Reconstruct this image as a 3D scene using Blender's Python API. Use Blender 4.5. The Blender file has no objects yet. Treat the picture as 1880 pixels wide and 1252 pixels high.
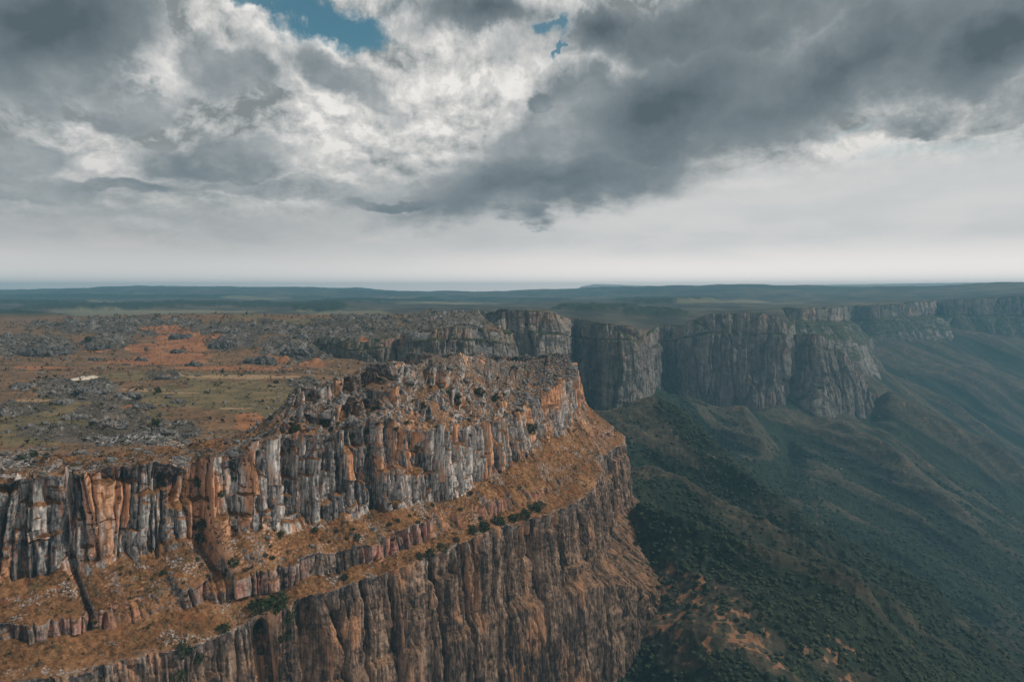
import bpy, math, os, random, time
import numpy as np
from mathutils import Vector

T0 = time.time()
sc = bpy.context.scene
rad = math.radians

# ------------------------------------------------------------------ camera
F_PX, PITCH, CAM_Z = 1253.0, rad(4.25), 60.0          # focal length in pixels of the 1880 px wide photograph
cam_data = bpy.data.cameras.new('camera')
cam_data.sensor_fit = 'HORIZONTAL'
cam_data.sensor_width = 36.0
cam_data.lens = 36.0 * F_PX / 1880.0
cam_data.clip_start = 1.0
cam_data.clip_end = 80000.0
cam = bpy.data.objects.new('camera', cam_data)
sc.collection.objects.link(cam)
cam.location = (0, 0, CAM_Z)
cam.rotation_euler = (math.pi / 2 - PITCH, 0, 0)
sc.camera = cam

SIN_P, COS_P = math.sin(PITCH), math.cos(PITCH)


def at(px, py, Y):
    """World point seen at a photograph pixel, at depth Y (metres north of the camera)."""
    a = (px - 940.0) / F_PX
    b = (626.0 - py) / F_PX
    t = Y / (COS_P + b * SIN_P)
    return (a * t, Y, CAM_Z + t * (-SIN_P + b * COS_P))


def to_px(P):
    x, y, z = P[..., 0], P[..., 1], P[..., 2] - CAM_Z
    f = y * COS_P - z * SIN_P
    u = y * SIN_P + z * COS_P
    f = np.where(f > 1, f, 1)
    return 940 + F_PX * x / f, 626 - F_PX * u / f


# ------------------------------------------------------------------ colour management
sc.view_settings.view_transform = 'Standard'
sc.view_settings.look = 'None'
sc.view_settings.exposure = 0.0
sc.view_settings.gamma = 1.0
sc.view_settings.use_curve_mapping = False
cy = sc.cycles
cy.max_bounces = 4
cy.diffuse_bounces = 2
cy.glossy_bounces = 1
cy.transparent_max_bounces = 6
cy.volume_bounces = 0
cy.caustics_reflective = False
cy.caustics_refractive = False
cy.use_denoising = True

# ------------------------------------------------------------------ sun
SUN_AZ, SUN_EL = rad(88), rad(44)       # azimuth clockwise from +Y (where the camera looks): light from the right, through cloud
sun_data = bpy.data.lights.new('sun', 'SUN')
sun_data.energy = 3.4
sun_data.angle = rad(4)
sun_data.color = (1.0, 0.90, 0.79)
sun = bpy.data.objects.new('sun', sun_data)
sc.collection.objects.link(sun)
sdir = Vector((math.sin(SUN_AZ) * math.cos(SUN_EL), math.cos(SUN_AZ) * math.cos(SUN_EL), math.sin(SUN_EL)))
sun.rotation_euler = sdir.to_track_quat('Z', 'Y').to_euler()


# ------------------------------------------------------------------ node writing with python operators
class S:
    """A node socket (or number) that builds Math nodes when used in an expression."""
    tree = None

    def __init__(self, s):
        self.s = s

    @staticmethod
    def math(op, *args, clamp=False):
        n = S.tree.nodes.new('ShaderNodeMath')
        n.operation = op
        n.use_clamp = clamp
        for i, a in enumerate(args):
            S.plug(a, n.inputs[i])
        return S(n.outputs[0])

    @staticmethod
    def plug(a, inp):
        if isinstance(a, S):
            S.tree.links.new(a.s, inp)
        elif isinstance(a, bpy.types.NodeSocket):
            S.tree.links.new(a, inp)
        else:
            if inp.type == 'RGBA' and len(a) == 3:
                a = (*a, 1)
            inp.default_value = a

    def __add__(s, o): return S.math('ADD', s, o)
    __radd__ = __add__
    def __sub__(s, o): return S.math('SUBTRACT', s, o)
    def __rsub__(s, o): return S.math('SUBTRACT', o, s)
    def __mul__(s, o): return S.math('MULTIPLY', s, o)
    __rmul__ = __mul__
    def __truediv__(s, o): return S.math('DIVIDE', s, o)
    def __rtruediv__(s, o): return S.math('DIVIDE', o, s)
    def __neg__(s): return S.math('MULTIPLY', s, -1.0)
    def __pow__(s, o): return S.math('POWER', s, o)


def clamp01(a): return S.math('ADD', a, 0.0, clamp=True)
def smin(a, b): return S.math('MINIMUM', a, b)
def smax(a, b): return S.math('MAXIMUM', a, b)


def sstep(x, lo, hi):
    n = S.tree.nodes.new('ShaderNodeMapRange')
    n.interpolation_type = 'SMOOTHSTEP'
    S.plug(x, n.inputs['Value'])
    S.plug(lo, n.inputs['From Min']); S.plug(hi, n.inputs['From Max'])
    return S(n.outputs[0])


def lerp(a, b, t): return a + (b - a) * t


def vec(x, y, z):
    n = S.tree.nodes.new('ShaderNodeCombineXYZ')
    for i, a in enumerate((x, y, z)):
        S.plug(a, n.inputs[i])
    return S(n.outputs[0])


def sep(v):
    n = S.tree.nodes.new('ShaderNodeSeparateXYZ')
    S.plug(v, n.inputs[0])
    return S(n.outputs[0]), S(n.outputs[1]), S(n.outputs[2])


def noise(v, scale, detail=4, rough=0.55, dist=0.0, kind='FBM', out=0, lac=2.0):
    n = S.tree.nodes.new('ShaderNodeTexNoise')
    n.noise_type = kind
    S.plug(v, n.inputs['Vector'])
    n.inputs['Scale'].default_value = scale
    n.inputs['Detail'].default_value = detail
    n.inputs['Roughness'].default_value = rough
    n.inputs['Lacunarity'].default_value = lac
    n.inputs['Distortion'].default_value = dist
    return S(n.outputs[out])


def mixc(f, a, b, blend='MIX'):
    n = S.tree.nodes.new('ShaderNodeMix')
    n.data_type = 'RGBA'
    n.blend_type = blend
    n.clamp_factor = True
    S.plug(f, n.inputs[0])
    S.plug(a, n.inputs[6]); S.plug(b, n.inputs[7])
    return S(n.outputs[2])


def ramp(f, stops):
    n = S.tree.nodes.new('ShaderNodeValToRGB')
    S.plug(f, n.inputs[0])
    e = n.color_ramp.elements
    while len(e) < len(stops):
        e.new(0.5)
    for el, (p, c) in zip(e, stops):
        el.position = p
        el.color = (*c, 1)
    return S(n.outputs[0])


def attr(name):
    n = S.tree.nodes.new('ShaderNodeAttribute')
    n.attribute_name = name
    return S(n.outputs['Fac'])


# ------------------------------------------------------------------ sky: Nishita blue behind procedural cloud decks
world = bpy.data.worlds.new('World')
sc.world = world
world.use_nodes = True
S.tree = world.node_tree
for n in list(S.tree.nodes):
    S.tree.nodes.remove(n)
tc = S.tree.nodes.new('ShaderNodeTexCoord')
dx, dy, dz = sep(tc.outputs['Generated'])
AZ = S.math('ARCTAN2', dx, dy)
EL = S.math('ARCSINE', dz)
sky = S.tree.nodes.new('ShaderNodeTexSky')
sky.sky_type = 'NISHITA'
sky.sun_disc = False
sky.sun_elevation = SUN_EL
sky.sun_rotation = SUN_AZ
sky.altitude = 2000
blue = mixc(1.0, sky.outputs[0], (0.066, 0.1, 0.080), 'MULTIPLY')

# cloud texture space: features shrink and flatten towards the horizon
ELs = smax(EL, 0.0)
K = ELs + 0.24
CX = AZ * 2.1
CY = S.math('LOGARITHM', K, math.e) * 1.0 - 0.07 / (ELs + 0.11)
Q = vec(CX, CY, 3.7)
warp_n = noise(Q, 2.4, 7, 0.60, out=1)
wx, wy, wz = sep(warp_n)
fine = noise(Q, 8.0, 7, 0.62)
big = noise(vec(CX * 0.8, CY, 8.1), 1.5, 4, 0.5)
UX = AZ + (wx - 0.5) * K * 0.44
UY = EL + (wy - 0.5) * K * 0.34


def sky_dir(px, py):
    x, y, z = at(px, py, 1000.0)
    z -= CAM_Z
    return math.atan2(x, y), math.atan2(z, math.hypot(x, y))


def blob(px, py, rx, ry, rot=0.0):
    """1 in the middle of a turned ellipse of sky, 0 on its edge, negative outside."""
    a0, e0 = sky_dir(px, py)
    ca = math.cos(a0)
    sx = rx / F_PX * ca * ca
    sy = ry / F_PX * ca * ca
    c, s = math.cos(rad(rot)), math.sin(rad(rot))
    ax, ay = UX - a0, UY - e0
    p = (ax * c + ay * s) * (1 / sx)
    q = (ay * c - ax * s) * (1 / sy)
    return 1.0 - S.math('SQRT', p * p + q * q)


def field(items):
    r = None
    for it in items:
        b = blob(*it[:5])
        if len(it) > 5:
            b = smin(b, (mid - 0.5) * 1.1 + it[5])
        r = b if r is None else smax(r, b)
    return r


def billow(x, y, scale, detail, rough):
    """Cauliflower heads: fractal cells, round side up."""
    n = S.tree.nodes.new('ShaderNodeTexVoronoi')
    n.voronoi_dimensions = '2D'
    n.feature = 'F1'
    n.normalize = True
    S.plug(vec(x, y, 0.0), n.inputs['Vector'])
    n.inputs['Scale'].default_value = scale
    n.inputs['Detail'].default_value = detail
    n.inputs['Roughness'].default_value = rough
    n.inputs['Lacunarity'].default_value = 2.1
    return 1.0 - S(n.outputs['Distance'])


right = sstep(AZ, rad(-32), rad(20))
# veil above the horizon: grey at the left, pale at the right
hz_l = mixc(sstep(EL, 0.02, 0.2), (0.50, 0.50, 0.495), (0.42, 0.43, 0.432))
hz_r = mixc(sstep(EL, 0.02, 0.22), (0.72, 0.695, 0.68), (0.63, 0.635, 0.63))
veil = mixc(right, hz_l, hz_r)
layers = noise(vec(CX * 0.9, CY * 1.5, 11.3), 2.6, 6, 0.55)
soft_l = sstep(EL, 0.012, 0.06) * sstep(layers, 0.44, 0.66)
veil = mixc(soft_l * 0.55, veil, mixc(right, (0.39, 0.405, 0.41), (0.56, 0.575, 0.58)))
veil = mixc(sstep(EL, 0.015, 0.06) * sstep(layers, 0.42, 0.30) * 0.6, veil, mixc(right, (0.60, 0.555, 0.535), (0.78, 0.745, 0.72)))
# middle deck: billowing cumulus with lit flanks and grey bases
BX, BY = CX + (wx - 0.5) * 0.16, CY + (wy - 0.5) * 0.16
puff = billow(BX, BY, 5.5, 5, 0.6)
relief = puff - billow(BX + 0.012, BY + 0.035, 5.5, 5, 0.6)
mid = noise(Q, 3.0, 7, 0.58)
brightf = field([(690, 205, 185, 95, -20), (470, 62, 105, 55, -25), (560, 85, 60, 50, 0), (840, 105, 70, 70, 50), (110, 235, 110, 36, 5, .8), (640, 300, 200, 70, 10, 0.35),
                 (1000, 190, 150, 150, 0, 0.3), (610, 80, 55, 40, 0), (1750, 260, 320, 90, 8, 0.30), (560, 400, 230, 40, 0, 0.25), (290, 120, 110, 60, 30, .5), (210, 285, 90, 25, 0, .3)])
lowc = sstep(EL, 0.24, 0.07)                # nearer the horizon everything is softer
lit = clamp01(0.325 + relief * 2.2 + (puff - 0.62) * 1.0 + (mid - 0.5) * 1.4 + (big - 0.5) * 0.5 + sstep(brightf, -0.35, 0.55) * 0.56 - 0.14)
cum = ramp(lit, [(0.0, (0.23, 0.25, 0.255)), (0.25, (0.37, 0.39, 0.39)), (0.52, (0.54, 0.54, 0.53)), (0.8, (0.70, 0.685, 0.66)), (1.0, (0.86, 0.83, 0.79))])
lowtone = ramp(clamp01((mid - 0.5) * 1.5 + 0.45 + relief * 0.5), [(0.2, (0.31, 0.335, 0.345)), (0.5, (0.43, 0.44, 0.44)), (0.72, (0.56, 0.535, 0.525)), (0.95, (0.66, 0.60, 0.575))])
cum = mixc(lowc * 0.8, cum, lowtone)
cum_cover = sstep(EL + (mid - 0.5) * 0.16 + right * -0.07, 0.035, 0.12)
low_right = sstep(field([(1550, 400, 620, 125, 6), (1250, 480, 700, 75, 0)]) + (fine - 0.5) * 0.4, -0.1, 0.35)
cum_cover = cum_cover * (1.0 - low_right * 0.82)
base = mixc(cum_cover, veil, cum)
# thin pale blue in the right-hand clouds, and the real openings further left
base = mixc(sstep(field([(1690, 262, 230, 22, 8), (1560, 240, 90, 14, 12)]) + (fine - 0.5) * 1.4, 0.1, 0.9) * 0.3, base, (0.36, 0.50, 0.54))
hole = field([(640, 28, 178, 68, 0), (520, 10, 150, 34, 0), (1006, 42, 34, 44, -30), (1019, 110, 11, 34, 0), (1019, 70, 16, 30, 0, .4)])
hole_m = sstep(hole + (fine - 0.5) * 1.0 - (puff - 0.62) * 1.1, 0.0, 0.46)
blue = mixc(sstep(noise(Q, 2.2, 6, 0.6), 0.45, 0.8) * 0.35, blue, (0.42, 0.48, 0.50))
base = mixc(hole_m, base, blue)
# lower dark decks in front
dark = field([(90, 60, 330, 165, 22), (20, 20, 300, 170, 0), (440, 145, 135, 66, 0, .40), (400, 298, 195, 48, -3, .30), (10, 272, 110, 45, 0, .35), (230, 185, 120, 40, 20, .3),
              (890, 18, 130, 52, 0), (1095, 40, 84, 66, 25), (1230, 190, 330, 135, 20), (1000, 330, 380, 70, 10), (1560, 120, 430, 115, 17),
              (1850, 60, 260, 120, 18), (980, 398, 75, 22, 5, .35), (1400, 10, 560, 100, 4, .5), (1050, 250, 220, 110, 30, .42), (640, 150, 120, 45, -20, .35),
              (60, 345, 190, 35, 0, .25), (1000, 205, 60, 30, 20, .5), (730, 378, 110, 22, 0, .42), (1850, 180, 130, 40, 10, .25),
              (200, 335, 160, 26, 0, .25), (520, 350, 200, 24, 0, .2), (1720, 205, 170, 30, 12, .16)])
dk = sstep(dark + (fine - 0.5) * 0.75 + (puff - 0.62) * 0.7, -0.08, 0.50)
depth = clamp01(dark * 0.66 + 0.26 + (big - 0.5) * 0.9 + (mid - 0.5) * 0.5 + relief * -0.25)
dcol = ramp(depth, [(0.0, (0.50, 0.505, 0.50)), (0.25, (0.35, 0.375, 0.388)), (0.55, (0.20, 0.236, 0.256)), (0.95, (0.092, 0.12, 0.137))])
final = mixc(dk * (1.0 - hole_m * 0.7), base, dcol)
# brightest right along the skyline, where the eye looks through the longest path of air
final = mixc(sstep(EL, 0.075, -0.004) * 0.8, final, mixc(right, (1.08, 0.99, 0.94), (1.60, 1.40, 1.29)))
# below the horizon the dome repeats the veil (hidden by the land)
bg = S.tree.nodes.new('ShaderNodeBackground')
S.plug(final, bg.inputs[0])
bg.inputs[1].default_value = 1.0
wo = S.tree.nodes.new('ShaderNodeOutputWorld')
S.tree.links.new(bg.outputs[0], wo.inputs[0])
world.cycles.sampling_method = 'MANUAL'
world.cycles.sample_map_resolution = 512

# ------------------------------------------------------------------ numpy noise
def h32(ix, iy, seed):
    ix = np.asarray(ix).astype(np.int64).astype(np.uint32)
    iy = np.asarray(iy).astype(np.int64).astype(np.uint32)
    h = ix * np.uint32(0x9E3779B1) ^ (iy * np.uint32(0x85EBCA77) + np.uint32((seed * 0xC2B2AE3D + 0x27D4EB2F) & 0xFFFFFFFF))
    h ^= h >> np.uint32(15)
    h *= np.uint32(0x2C1B3C6D)
    h ^= h >> np.uint32(12)
    h *= np.uint32(0x297A2D39)
    h ^= h >> np.uint32(15)
    return h


def r01(ix, iy, seed):
    return h32(ix, iy, seed).astype(np.float32) * np.float32(1 / 4294967296.0)


def vnoise(x, y, seed=0):
    """Smooth gradient noise, about -1..1."""
    x = np.asarray(x, np.float32); y = np.asarray(y, np.float32)
    fx = np.floor(x); fy = np.floor(y)
    tx = x - fx; ty = y - fy
    ux = tx * tx * tx * (tx * (tx * 6 - 15) + 10)
    uy = ty * ty * ty * (ty * (ty * 6 - 15) + 10)
    ix = fx.astype(np.int64); iy = fy.astype(np.int64)

    def g(ox, oy):
        a = r01(ix + ox, iy + oy, seed) * np.float32(2 * math.pi)
        return np.cos(a) * (tx - ox) + np.sin(a) * (ty - oy)
    a = g(0, 0); b = g(1, 0); c = g(0, 1); d = g(1, 1)
    ab = a + (b - a) * ux
    cd = c + (d - c) * ux
    return (ab + (cd - ab) * uy) * np.float32(1.5)


def fbm(x, y, octs=4, seed=0, gain=0.5, ridged=False):
    s = 0; a = 1.0; t = 0
    for o in range(octs):
        n = vnoise(x * 2.0 ** o + 17.3 * o, y * 2.0 ** o - 9.1 * o, seed + o)
        if ridged:
            n = 1 - 2 * np.abs(n)
        s = s + n * a; t += a; a *= gain
    return s / t


def worley(x, y, seed=0, jit=0.85):
    """F1, F2 and the random id (0..1) of the nearest cell."""
    x = np.asarray(x, np.float32); y = np.asarray(y, np.float32)
    ix = np.floor(x).astype(np.int64); iy = np.floor(y).astype(np.int64)
    f1 = np.full(x.shape, 9, np.float32); f2 = f1.copy(); idd = np.zeros(x.shape, np.float32)
    for ox in (-1, 0, 1):
        for oy in (-1, 0, 1):
            cx = ix + ox; cy_ = iy + oy
            px = cx + 0.5 + (r01(cx, cy_, seed) - 0.5) * jit
            py = cy_ + 0.5 + (r01(cx, cy_, seed + 101) - 0.5) * jit
            d = np.sqrt((px - x) ** 2 + (py - y) ** 2).astype(np.float32)
            new = d < f1
            f2 = np.where(new, f1, np.minimum(f2, d))
            idd = np.where(new, r01(cx, cy_, seed + 202), idd)
            f1 = np.where(new, d, f1)
    return f1, f2, idd


def cell1(x, seed=0, jit=0.85):
    """One-dimensional cells: id, distance to the edge."""
    i = np.floor(x).astype(np.int64)
    f1 = np.full(x.shape, 9, np.float32); f2 = f1.copy(); ident = np.zeros(x.shape, np.int64)
    for o in (-1, 0, 1):
        c = i + o
        d = np.abs(c + 0.5 + (r01(c, c * 0, seed) - 0.5) * jit - x).astype(np.float32)
        new = d < f1
        f2 = np.where(new, f1, np.minimum(f2, d))
        ident = np.where(new, c, ident); f1 = np.where(new, d, f1)
    return ident, (f2 - f1) * 0.5


def columns(u, z, w, h, seed):
    """Jointed rock columns: random offset 0..1 of each block, distance in metres to its side joint and to its bed joint."""
    ci, eu = cell1(u / w, seed)
    zi, ez = cell1(z / h + r01(ci, ci * 0, seed + 7) * 50, seed + 3)
    return r01(ci, zi, seed + 9), r01(ci, ci * 0 + 5, seed + 9), eu * w, ez * h


def ss(x, a, b):
    t = np.clip((x - a) / (b - a), 0, 1)
    return t * t * (3 - 2 * t)


def smooth1(a, n, axis=0):
    if n < 1:
        return a
    k = np.hanning(2 * n + 3)[1:-1]; k /= k.sum()
    pad = [(0, 0)] * a.ndim; pad[axis] = (n, n)
    ap = np.pad(a, pad, mode='edge')
    out = 0
    for i, w in enumerate(k):
        sl = [slice(None)] * a.ndim; sl[axis] = slice(i, i + a.shape[axis])
        out = out + ap[tuple(sl)] * w
    return out


def hermite(s, vals, q):
    """Smooth curve through vals at parameters s, read at q."""
    s = np.asarray(s, float); v = np.asarray(vals, float)
    m = np.empty_like(v)
    d = np.diff(v, axis=0) / np.diff(s).reshape(-1, *([1] * (v.ndim - 1)))
    m[0] = d[0]; m[-1] = d[-1]; m[1:-1] = (d[1:] + d[:-1]) * 0.5
    i = np.clip(np.searchsorted(s, q) - 1, 0, len(s) - 2)
    h = s[i + 1] - s[i]
    t = (q - s[i]) / h
    sh = (-1,) + (1,) * (v.ndim - 1)
    t = t.reshape(sh); h = h.reshape(sh)
    return (v[i] * (2 * t ** 3 - 3 * t ** 2 + 1) + m[i] * h * (t ** 3 - 2 * t ** 2 + t)
            + v[i + 1] * (-2 * t ** 3 + 3 * t ** 2) + m[i + 1] * h * (t ** 3 - t ** 2))


# ------------------------------------------------------------------ mesh from arrays
def tag(o, label=None, cat=None, group=None, kind=None):
    if label: o['label'] = label
    if cat: o['category'] = cat
    if group: o['group'] = group
    if kind: o['kind'] = kind
    return o


def raw_mesh(name, V, Fq, mat, smooth=True, attrs=None):
    """V (n,3); Fq (m,k) of equal-sized faces."""
    me = bpy.data.meshes.new(name)
    V = np.ascontiguousarray(V, np.float32); Fq = np.ascontiguousarray(Fq, np.int32)
    m, k = Fq.shape
    me.vertices.add(len(V)); me.vertices.foreach_set('co', V.ravel())
    me.loops.add(m * k); me.loops.foreach_set('vertex_index', Fq.ravel())
    me.polygons.add(m)
    me.polygons.foreach_set('loop_start', np.arange(0, m * k, k, dtype=np.int32))
    me.polygons.foreach_set('use_smooth', np.full(m, smooth, bool))
    for an, av in (attrs or {}).items():
        a = me.attributes.new(an, 'FLOAT', 'POINT')
        a.data.foreach_set('value', np.ascontiguousarray(av, np.float32).ravel())
    me.update(calc_edges=True)
    if mat: me.materials.append(mat)
    return me


def link(name, me):
    o = bpy.data.objects.new(name, me)
    sc.collection.objects.link(o)
    return o


def grid_obj(name, P, mat, attrs=None, keep=None, smooth=True):
    nu, nv = P.shape[:2]
    idx = np.arange(nu * nv).reshape(nu, nv)
    q = np.stack([idx[:-1, :-1], idx[1:, :-1], idx[1:, 1:], idx[:-1, 1:]], -1).reshape(-1, 4)
    if keep is not None:
        kq = (keep[:-1, :-1] & keep[1:, :-1] & keep[1:, 1:] & keep[:-1, 1:]).ravel()
        q = q[kq]
    return link(name, raw_mesh(name, P.reshape(-1, 3), q, mat, smooth, attrs))


# ------------------------------------------------------------------ materials
def material(name):
    m = bpy.data.materials.new(name)
    m.use_nodes = True
    S.tree = m.node_tree
    b = m.node_tree.nodes['Principled BSDF']
    b.inputs['Roughness'].default_value = 0.95
    b.inputs['Specular IOR Level'].default_value = 0.12
    return m, b


def geo():
    n = S.tree.nodes.new('ShaderNodeNewGeometry')
    return S(n.outputs['Position']), S(n.outputs['Normal'])


def bump(h, strength, dist):
    n = S.tree.nodes.new('ShaderNodeBump')
    n.inputs['Strength'].default_value = strength
    n.inputs['Distance'].default_value = dist
    S.plug(h, n.inputs['Height'])
    return S(n.outputs[0])


def cliff_material():
    """Near massif: streaked quartzite columns above, brown wall below, dry grass wherever it is not steep."""
    m, b = material('near cliff rock and dry grass')
    P, N = geo()
    x, y, z = sep(P)
    nx, ny, nz = sep(N)
    streak = vec(x, y, z * 0.10)
    v_fine = noise(streak, 0.9, 6, 0.62)
    v_mid = noise(streak, 0.22, 5, 0.58)
    patch = noise(vec(x, y, z * 0.45), 0.055, 5, 0.55)
    blot = noise(P, 0.35, 7, 0.66)
    grain = noise(P, 1.6, 6, 0.7)
    low = attr('low'); red = attr('red'); cell = attr('cell'); dark = attr('dark')
    t = clamp01((v_fine - 0.5) * 1.25 + (v_mid - 0.5) * 0.7 + (blot - 0.5) * 1.1 + (cell - 0.5) * 0.5 + 0.42)
    up = ramp(t, [(0.14, (0.03, 0.03, 0.031)), (0.32, (0.12, 0.117, 0.114)), (0.50, (0.265, 0.252, 0.237)), (0.68, (0.45, 0.42, 0.385)), (0.88, (0.62, 0.59, 0.55))])
    ora = ramp(clamp01(v_fine * 0.7 + blot * 0.5 - 0.1), [(0.2, (0.15, 0.06, 0.03)), (0.5, (0.50, 0.23, 0.10)), (0.8, (0.62, 0.37, 0.20))])
    up = mixc(sstep(patch + (cell - 0.5) * 0.32 + (v_mid - 0.5) * 0.5, 0.525, 0.66) * 0.85, up, ora)
    rust = sstep(noise(streak, 0.5, 5, 0.6) + (blot - 0.5) * 0.5, 0.56, 0.66) * 0.6
    up = mixc(rust, up, (0.24, 0.10, 0.055))
    lo = ramp(t, [(0.15, (0.028, 0.024, 0.022)), (0.36, (0.085, 0.060, 0.046)), (0.55, (0.17, 0.118, 0.085)), (0.74, (0.29, 0.20, 0.14)), (0.92, (0.44, 0.34, 0.26))])
    lo = mixc(sstep(patch + (v_mid - 0.5) * 0.6, 0.54, 0.68) * 0.75, lo, mixc(v_fine, (0.25, 0.11, 0.055), (0.47, 0.27, 0.15)))
    rk = mixc(low, up, lo)
    rk = mixc(red * sstep(v_mid + (blot - 0.5) * 0.6, 0.38, 0.6), rk, mixc(v_fine, (0.20, 0.07, 0.055), (0.56, 0.27, 0.2)))
    # dry grass
    g1 = noise(P, 0.05, 5, 0.55)
    g2 = noise(P, 0.5, 6, 0.68)
    gr = ramp(clamp01(g2 * 1.3 + (g1 - 0.5) * 0.9 - 0.12), [(0.15, (0.025, 0.017, 0.009)), (0.38, (0.09, 0.045, 0.018)), (0.6, (0.20, 0.098, 0.042)), (0.88, (0.34, 0.20, 0.10))])
    gr = mixc(attr('heath'), gr, ramp(g2, [(0.3, (0.03, 0.028, 0.025)), (0.5, (0.10, 0.082, 0.066)), (0.72, (0.21, 0.175, 0.15))]))
    gr = mixc(sstep(noise(P, 0.16, 6, 0.65), 0.55, 0.68) * 0.7, gr, mixc(g2, (0.03, 0.03, 0.014), (0.10, 0.085, 0.038)))
    gr = mixc(sstep(noise(P, 0.09, 5, 0.6), 0.56, 0.7) * 0.45, gr, (0.24, 0.085, 0.035))
    stones = sstep(noise(P, 1.1, 5, 0.7) + attr('rubble') * 0.16, 0.66, 0.74)
    gr = mixc(stones, gr, mixc(grain, (0.14, 0.13, 0.13), (0.5, 0.47, 0.45)))
    flat = sstep(nz + (blot - 0.5) * 0.5 + (g2 - 0.5) * 0.35, 0.40, 0.62)
    col = mixc(flat * (1.0 - attr('bare') * 0.8), rk, gr)
    veg_shade = sstep(dark + (g2 - 0.5) * 0.9 + (grain - 0.5) * 0.4, 0.45, 0.6)  # plant cover, and the shade painted on the left ledges
    col = mixc(veg_shade, col, mixc(grain, (0.011, 0.011, 0.006), (0.046, 0.040, 0.019)))
    S.plug(col, b.inputs['Base Color'])
    h = grain * 0.5 + v_fine * 1.0 + blot * 0.8
    S.plug(bump(h, 0.9, 0.9), b.inputs['Normal'])
    return m


def far_cliff_material():
    m, b = material('far cliff rock and scrub')
    P, N = geo()
    x, y, z = sep(P)
    nx, ny, nz = sep(N)
    streak = vec(x, y, z * 0.14)
    v1 = noise(streak, 0.16, 6, 0.62)
    v2 = noise(streak, 0.045, 5, 0.6)
    blot = noise(P, 0.05, 7, 0.66)
    pat = noise(P, 0.012, 5, 0.6)
    cap = attr('cap'); cell = attr('cell')
    t = clamp01(v1 * 0.8 + v2 * 0.45 + (blot - 0.5) * 1.0 + (cell - 0.5) * 0.3 - 0.14 + cap * 0.07)
    rk = ramp(t, [(0.12, (0.035, 0.035, 0.035)), (0.36, (0.125, 0.115, 0.105)), (0.6, (0.235, 0.21, 0.185)), (0.85, (0.40, 0.35, 0.30))])
    rk = mixc(sstep(pat + (blot - 0.5) * 0.7 + cap * 0.10, 0.58, 0.72) * 0.6, rk, mixc(v1, (0.16, 0.08, 0.055), (0.40, 0.24, 0.165)))
    g2 = noise(P, 0.11, 6, 0.66)
    sc_ = ramp(g2, [(0.3, (0.012, 0.02, 0.010)), (0.5, (0.04, 0.045, 0.02)), (0.72, (0.115, 0.085, 0.045))])
    big_pat = noise(vec(x, y, z * 0.5), 0.006, 4, 0.55)
    rk = mixc(sstep(big_pat, 0.62, 0.36) * 0.55, rk, mixc(v1, (0.02, 0.021, 0.02), (0.085, 0.072, 0.06)))
    flat = sstep(nz + (blot - 0.5) * 0.7 + (g2 - 0.5) * 0.4, 0.42, 0.64)
    S.plug(mixc(flat, rk, sc_), b.inputs['Base Color'])
    S.plug(bump(v1 + blot, 0.8, 5.0), b.inputs['Normal'])
    return m


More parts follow.
